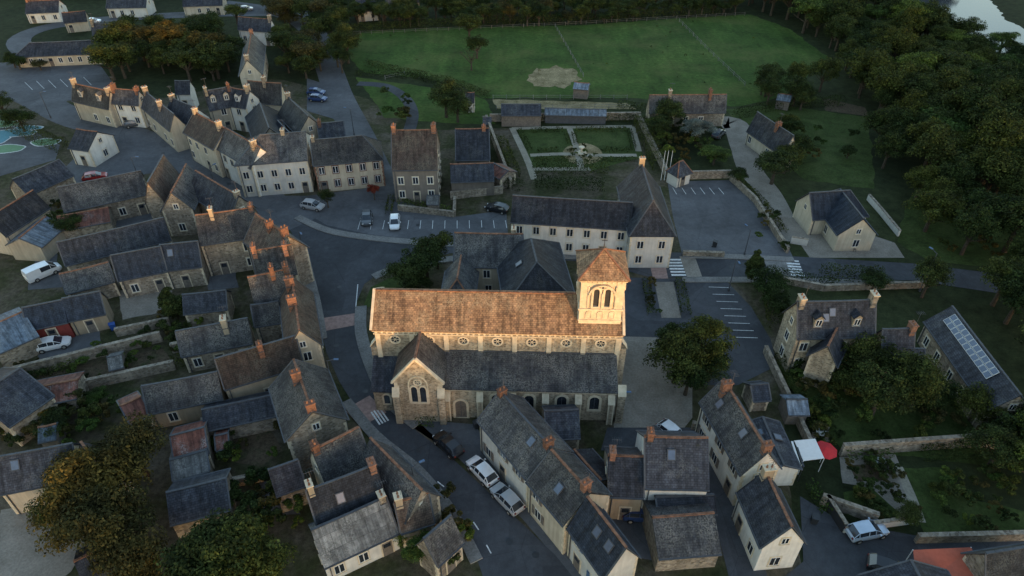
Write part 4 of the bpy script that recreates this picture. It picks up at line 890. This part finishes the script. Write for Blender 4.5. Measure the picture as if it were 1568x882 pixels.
# ---------------------------------------------------------------- cars
def paintm(c):
    k='car_'+'_'.join('%d'%int(x*100) for x in c)
    if k not in M:
        m,t,b=nm(k); fin(t,b,mix(t,1.,c,rmp(t,noi(t,pos(t),2.,3),[(.3,.93),(.7,1.05)]),'MULTIPLY'),.3,.5); b.inputs['Coat Weight'].default_value=.6; b.inputs['Metallic'].default_value=.2; M[k]=m
    return k
def car(a,b,c=(.6,.6,.6),kind='car'):
    A=P(*a,.7);B=P(*b,.7);d=B-A;d.z=0;rot=math.atan2(d.y,d.x);o=(A+B)/2; m=paintm(c); mb=MB()
    if kind=='car': st=[(-2.1,.74,.45,.80),(-1.95,.84,.28,.95),(-1.2,.88,.24,.98),(0,.89,.24,.96),(1.0,.88,.24,.93),(1.75,.82,.28,.82),(2.08,.66,.42,.66)]; cab=[(-1.95,.70,.96),(-1.45,.60,1.40),(-.4,.62,1.48),(.35,.60,1.42),(1.15,.70,.94)]
    else: st=[(-2.4,.86,.4,1.1),(-2.3,.92,.28,1.2),(0,.93,.26,1.2),(1.4,.92,.26,1.15),(2.1,.86,.3,.95),(2.4,.74,.42,.8)]; cab=[(-2.36,.86,1.2),(-2.25,.80,1.95),(-.4,.82,2.0),(1.0,.78,1.9),(1.85,.84,1.1)]
    ring=[]
    for x,w_,z0,z1 in st: ring.append([Vector((x,-w_*.92,z0)),Vector((x,-w_,(z0+z1)/2)),Vector((x,-w_*.93,z1)),Vector((x,w_*.93,z1)),Vector((x,w_,(z0+z1)/2)),Vector((x,w_*.92,z0))])
    for r0,r1 in zip(ring[:-1],ring[1:]):
        for i in range(6):
            j=(i+1)%6; mb.face([r0[i],r0[j],r1[j],r1[i]],m)
    mb.face(ring[0],m); mb.face(ring[-1][::-1],m)
    zb=st[2][3]-.03
    for i,(q0,q1) in enumerate(zip(cab[:-1],cab[1:])):
        x0,w0,z0=q0;x1,w1,z1=q1
        top='glass' if i in (0,len(cab)-2) else m
        if kind!='car' and i==0: top=m
        mb.face([(x0,-w0,z0),(x1,-w1,z1),(x1,w1,z1),(x0,w0,z0)],top)
        for s_ in (-1,1):
            sm='glass' if (kind=='car' or i>=2) else m
            wb=.80 if kind=='car' else .86
            mb.face([(x0,s_*w0,z0),(x1,s_*w1,z1),(x1,s_*wb,zb),(x0,s_*wb,zb)],sm)
            if 0<i<len(cab)-1: mb.beam((x0,s_*(w0+.01),z0),(x0,s_*(wb+.01),zb),.06,.08,m)
            mb.beam((x0,s_*(w0+.005),z0),(x1,s_*(w1+.005),z1),.05,.06,m)
    for x in (-1.3,1.3):
        for s_ in (-1,1):
            mb.cyl((x,s_*.72,.32),.33,.33,.2,'tyre',14,Vector((0,s_,0))); mb.cyl((x,s_*.925,.32),.19,.19,.01,'kerb',10,Vector((0,s_,0)))
    for s_ in (-1,1):
        mb.ob((st[-1][0]-.12,s_*.58,.66),(.08,0,0),(0,.14,0),(0,0,.06),'frame'); mb.ob((st[0][0]+.05,s_*.62,.78),(.06,0,0),(0,.1,0),(0,0,.1),'redp'); mb.ob((.75,s_*.98,1.0),(.08,0,0),(0,.09,0),(0,0,.06),m)
    o_=mb.obj('parked_car' if kind=='car' else 'parked_van',None,(o.x,o.y,.06),rot)
WH=(.75,.75,.74);BK=(.012,.013,.015);SI=(.42,.43,.44);DB=(.03,.06,.16);GR=(.08,.085,.09);RD=(.3,.02,.02)
for q in [((705,698),(668,662),BK),((755,738),(722,703),WH),((793,780),(760,746),SI),((605,330),(604,350),WH),((562,325),(561,342),GR),((467,312),(490,316),SI),((775,321),(747,315),BK),((1298,818),(1357,806),(.45,.52,.6)),((473,149),(500,151),DB),((472,140),(496,141),DB),((190,191),(222,186),GR),((133,272),(157,268),RD),((1095,209),(1106,199),GR),((62,530),(100,522),WH),((970,785),(998,786),DB),((130,33),(155,31),WH),((365,14),(388,12),SI),((410,12),(430,14),RD),((50,97),(75,94),GR),((1348,866),(1380,878),BK),((1022,657),(1040,672),WH)]: car(*q)
for q in [((561,240),(555,212),WH),((50,424),(82,410),WH),((290,14),(312,13),WH)]: car(*q,kind='van')
# ---------------------------------------------------------------- street furniture
def lamp(u,v,h=7.,ang=0):
    p=P(u,v,h); mb=MB(); mb.cyl((0,0,0),.09,.05,h-.2,'lead',8); mb.cyl((0,0,0),.16,.16,.5,'lead',8)
    d=Vector((math.cos(ang),math.sin(ang),0)); mb.beam(Vector((0,0,h-.3)),d*.9+Vector((0,0,h)),.06,.06,'lead'); mb.ob(d*1.1+Vector((0,0,h)),d*.28,Vector((-d.y,d.x,0))*.12,Vector((0,0,.05)),'blue'); mb.ob(d*1.1+Vector((0,0,h-.07)),d*.22,Vector((-d.y,d.x,0))*.09,Vector((0,0,.02)),'glass')
    mb.obj('street_lamp',None,(p.x,p.y,0))
for q in [(500,550,7,0),(630,713,7,.5),(457,352,7,-1),(1436,386,7,2),(536,165,6,3),(200,240,7,0),(1128,395,6,-1.5),(780,372,6,-1.5),(948,600,5,0),(60,140,6,0),(320,255,6,1),(1150,350,5,2)]: lamp(*q)
def wbin(u,v,c='binblue'):
    p=P(u,v); mb=MB(); a=[(-.27,-.3,.1),(.27,-.3,.1),(.27,.3,.1),(-.27,.3,.1)]; b=[(-.33,-.36,1.),(.33,-.36,1.),(.33,.36,1.),(-.33,.36,1.)]
    for i in range(4): j=(i+1)%4; mb.face([a[i],a[j],b[j],b[i]],c)
    mb.face(a,c); mb.slab([(-.36,-.4,1.0),(.36,-.4,1.0),(.36,.4,1.1),(-.36,.4,1.1)],.05,'dark' if c!='binblue' else c)
    for s_ in (-1,1): mb.cyl((s_*.28,.33,.1),.1,.1,.05,'tyre',8,Vector((1,0,0)))
    mb.obj('wheelie_bin',None,(p.x,p.y,.03),random.uniform(0,6))
for q in [(228,440),(234,441),(240,440),(290,436),(296,434),(1094,378,'dark'),(1000,665,'dark'),(1006,668,'dark'),(345,700),(175,505),(1245,800,'dark'),(730,655,'dark'),(120,500,'dark'),(1080,195,'dark')]: wbin(*q)
def table(u,v):
    p=P(u,v); mb=MB(); mb.cyl((0,0,.7),.6,.6,.05,'frame',12); mb.cyl((0,0,0),.05,.05,.7,'dark',6)
    for i in range(4):
        a=i*1.57+.4; x,y=math.cos(a)*1.0,math.sin(a)*1.0; mb.box(x-.22,x+.22,y-.22,y+.22,.42,.46,'wood'); mb.box(x-.22,x+.22,y+.18,y+.22,.46,.9,'wood')
        for sx in (-.18,.18):
            for sy in (-.18,.18): mb.box(x+sx-.02,x+sx+.02,y+sy-.02,y+sy+.02,0,.42,'dark')
    mb.obj('garden_table',None,(p.x,p.y,.03))
for q in [(1345,712),(1255,668),(1300,380),(100,600)]: table(*q)
mb=MB()
for u in (1012,1017,1023): p=P(u,276); mb.cyl((p.x,p.y,0),.06,.04,6,'frame',6)
mb.obj('flag_poles')
# solar panels on barn roof
A=P(1458,470,6.0);B=P(1562,605,6.0);E=P(1425,500,3.6); d=(B-A).normalized(); n2=Vector((-d.y,d.x,0)); wv=abs((E-A).dot(n2)); n2=n2 if n2.x>0 else -n2
mb=MB(); k=2.4/wv; dnl=Vector((-n2.x,-n2.y,-k)).normalized(); nrl=d.cross(dnl); nrl=nrl if nrl.z>0 else -nrl
LL=(B-A).length
for i in range(11):
    for r_ in (0,1):
        c=A+d*(LL*.12+i*LL*.062)+dnl*(wv*.17+r_*.80+.2)+nrl*.22; mb.ob(c,d*LL*.029,dnl*.37,nrl*.03,'frame'); mb.ob(c+nrl*.035,d*(LL*.029-.05),dnl*.33,nrl*.01,'pv')
mb.obj('solar_panels')
# parasol, sail, awnings
M['redcloth']=plain('red_cloth',(.45,.03,.035),.8,.2,0,.1)
p=P(1265,686,2.5); mb=MB(); mb.cyl((0,0,0),.03,.03,2.5,'frame',6)
N=8
for i in range(N):
    a0=6.2832*i/N;a1=6.2832*(i+1)/N; mb.face([(0,0,2.7),(1.3*math.cos(a0),1.3*math.sin(a0),2.15),(1.3*math.cos(a1),1.3*math.sin(a1),2.15)],'redcloth')
mb.obj('red_parasol',None,(p.x,p.y,0))
mb=MB(); q=[P(1398,842,3.2),P(1487,838,2.6),P(1510,890,2.4),P(1405,900,3.0)]; c=(q[0]+q[1]+q[2]+q[3])/4-Vector((0,0,.4))
M['sail']=plain('terracotta_sail',(.38,.10,.06),.8,.2,0,.1)
for i in range(4): mb.face([q[i],q[(i+1)%4],c],'sail'); mb.cyl((q[i].x,q[i].y,0),.05,.05,q[i].z,'frame',6)
mb.obj('shade_sail')
mb=MB(); q=[P(1216,675,2.6),P(1248,672,2.6),P(1262,702,2.3),P(1230,706,2.3)]; mb.slab(q,.05,'frame')
for x in q: mb.cyl((x.x,x.y,0),.04,.04,x.z,'frame',6)
mb.obj('white_awning')
mb=MB()
for i in range(7):
    q=[P(1186+i*5.,676,2.5),P(1189+i*5.,676,2.5),P(1202+i*5.,715,2.5),P(1199+i*5.,715,2.5)]; mb.slab(q,.05,'frame' if i%2 else 'dark')
for x in (P(1186,676,2.5),P(1216,676,2.5),P(1202,715,2.5),P(1230,715,2.5)): mb.cyl((x.x,x.y,0),.04,.04,2.5,'dark',6)
mb.obj('striped_pergola')
# terrace garden right
poly('terrace_paving',[(1285,700),(1370,695),(1410,790),(1385,800),(1320,745),(1290,740)],3,'gravel',.1)
poly('flower_bed',[(1290,755),(1330,745),(1375,785),(1360,795),(1300,790)],4,'lawn',.2); poly('flower_bed',[(1300,712),(1350,710),(1360,735),(1310,738)],4,'soil',.2)
strip('garden_path',[(1375,715),(1395,760),(1410,800)],1.,5,'path')
# playground
M['cyan']=plain('playground_cyan',(.10,.25,.30),.8,.2,0,.15); M['lime']=plain('playground_green',(.14,.25,.14),.8,.2,0,.15)
poly('playground',[(-150,150),(0,172),(92,222),(85,245),(0,270),(-150,290)],3,'asphalt2')
def blob(u,v,a,b,m,l):
    c=P(u,v); poly('playground_marking',[(c.x+a*math.cos(t*.35)*(1+.12*math.sin(t*.9)),c.y+b*math.sin(t*.35)*(1+.1*math.cos(t)),0) for t in range(18)],l,m,world=True)
for q in [(22,204,4.2,1.7,'cyan'),(12,228,3,1.8,'lime'),(70,218,2.6,1.6,'lime'),(8,190,3,1.8,'lime'),(45,196,2.6,1.,'cyan'),(-20,215,4,3,'cyan')]: blob(q[0],q[1],q[2]+.25,q[3]+.25,'paint',5); blob(*q,6)
# ponds
poly('pond_water',[(1352,4),(1380,-8),(1500,-20),(1540,30),(1600,60),(1600,110),(1530,98),(1500,72),(1430,48),(1380,25)],5,'water',1.)
# unseen ridge added south-east to keep direct sun off the low parts
C0=Vector((0,58,0))+Sh*290; ax=Vector((.893,.45,0)); Hh=9.2+290*math.tan(S_el); mb=MB(); nx=90;ny=14; grid=[]
for i in range(nx+1):
    row=[]
    for j in range(ny+1):
        s_=(i/nx-.5)*1500; q=(j/ny-.5)*240; p=C0+ax*s_+Sh*q; f=max(0,min(1,(s_-22)/50)); top=Hh+5.5*f*f*(3-2*f)  # one side raised further to keep sun off the far woods
        z=top*math.exp(-(q/52)**2)+ (mn.noise(Vector((s_*.03,q*.02,0)))*.9)*math.exp(-(q/52)**2)-.02
        row.append(Vector((p.x,p.y,z if abs(q)<119 else -.3)))
    grid.append(row)
for i in range(nx):
    for j in range(ny): mb.face([grid[i][j],grid[i+1][j],grid[i+1][j+1],grid[i][j+1]][::-1],'terr')
mb.obj('sun_block_hill')
print('objects',len(bpy.data.objects))
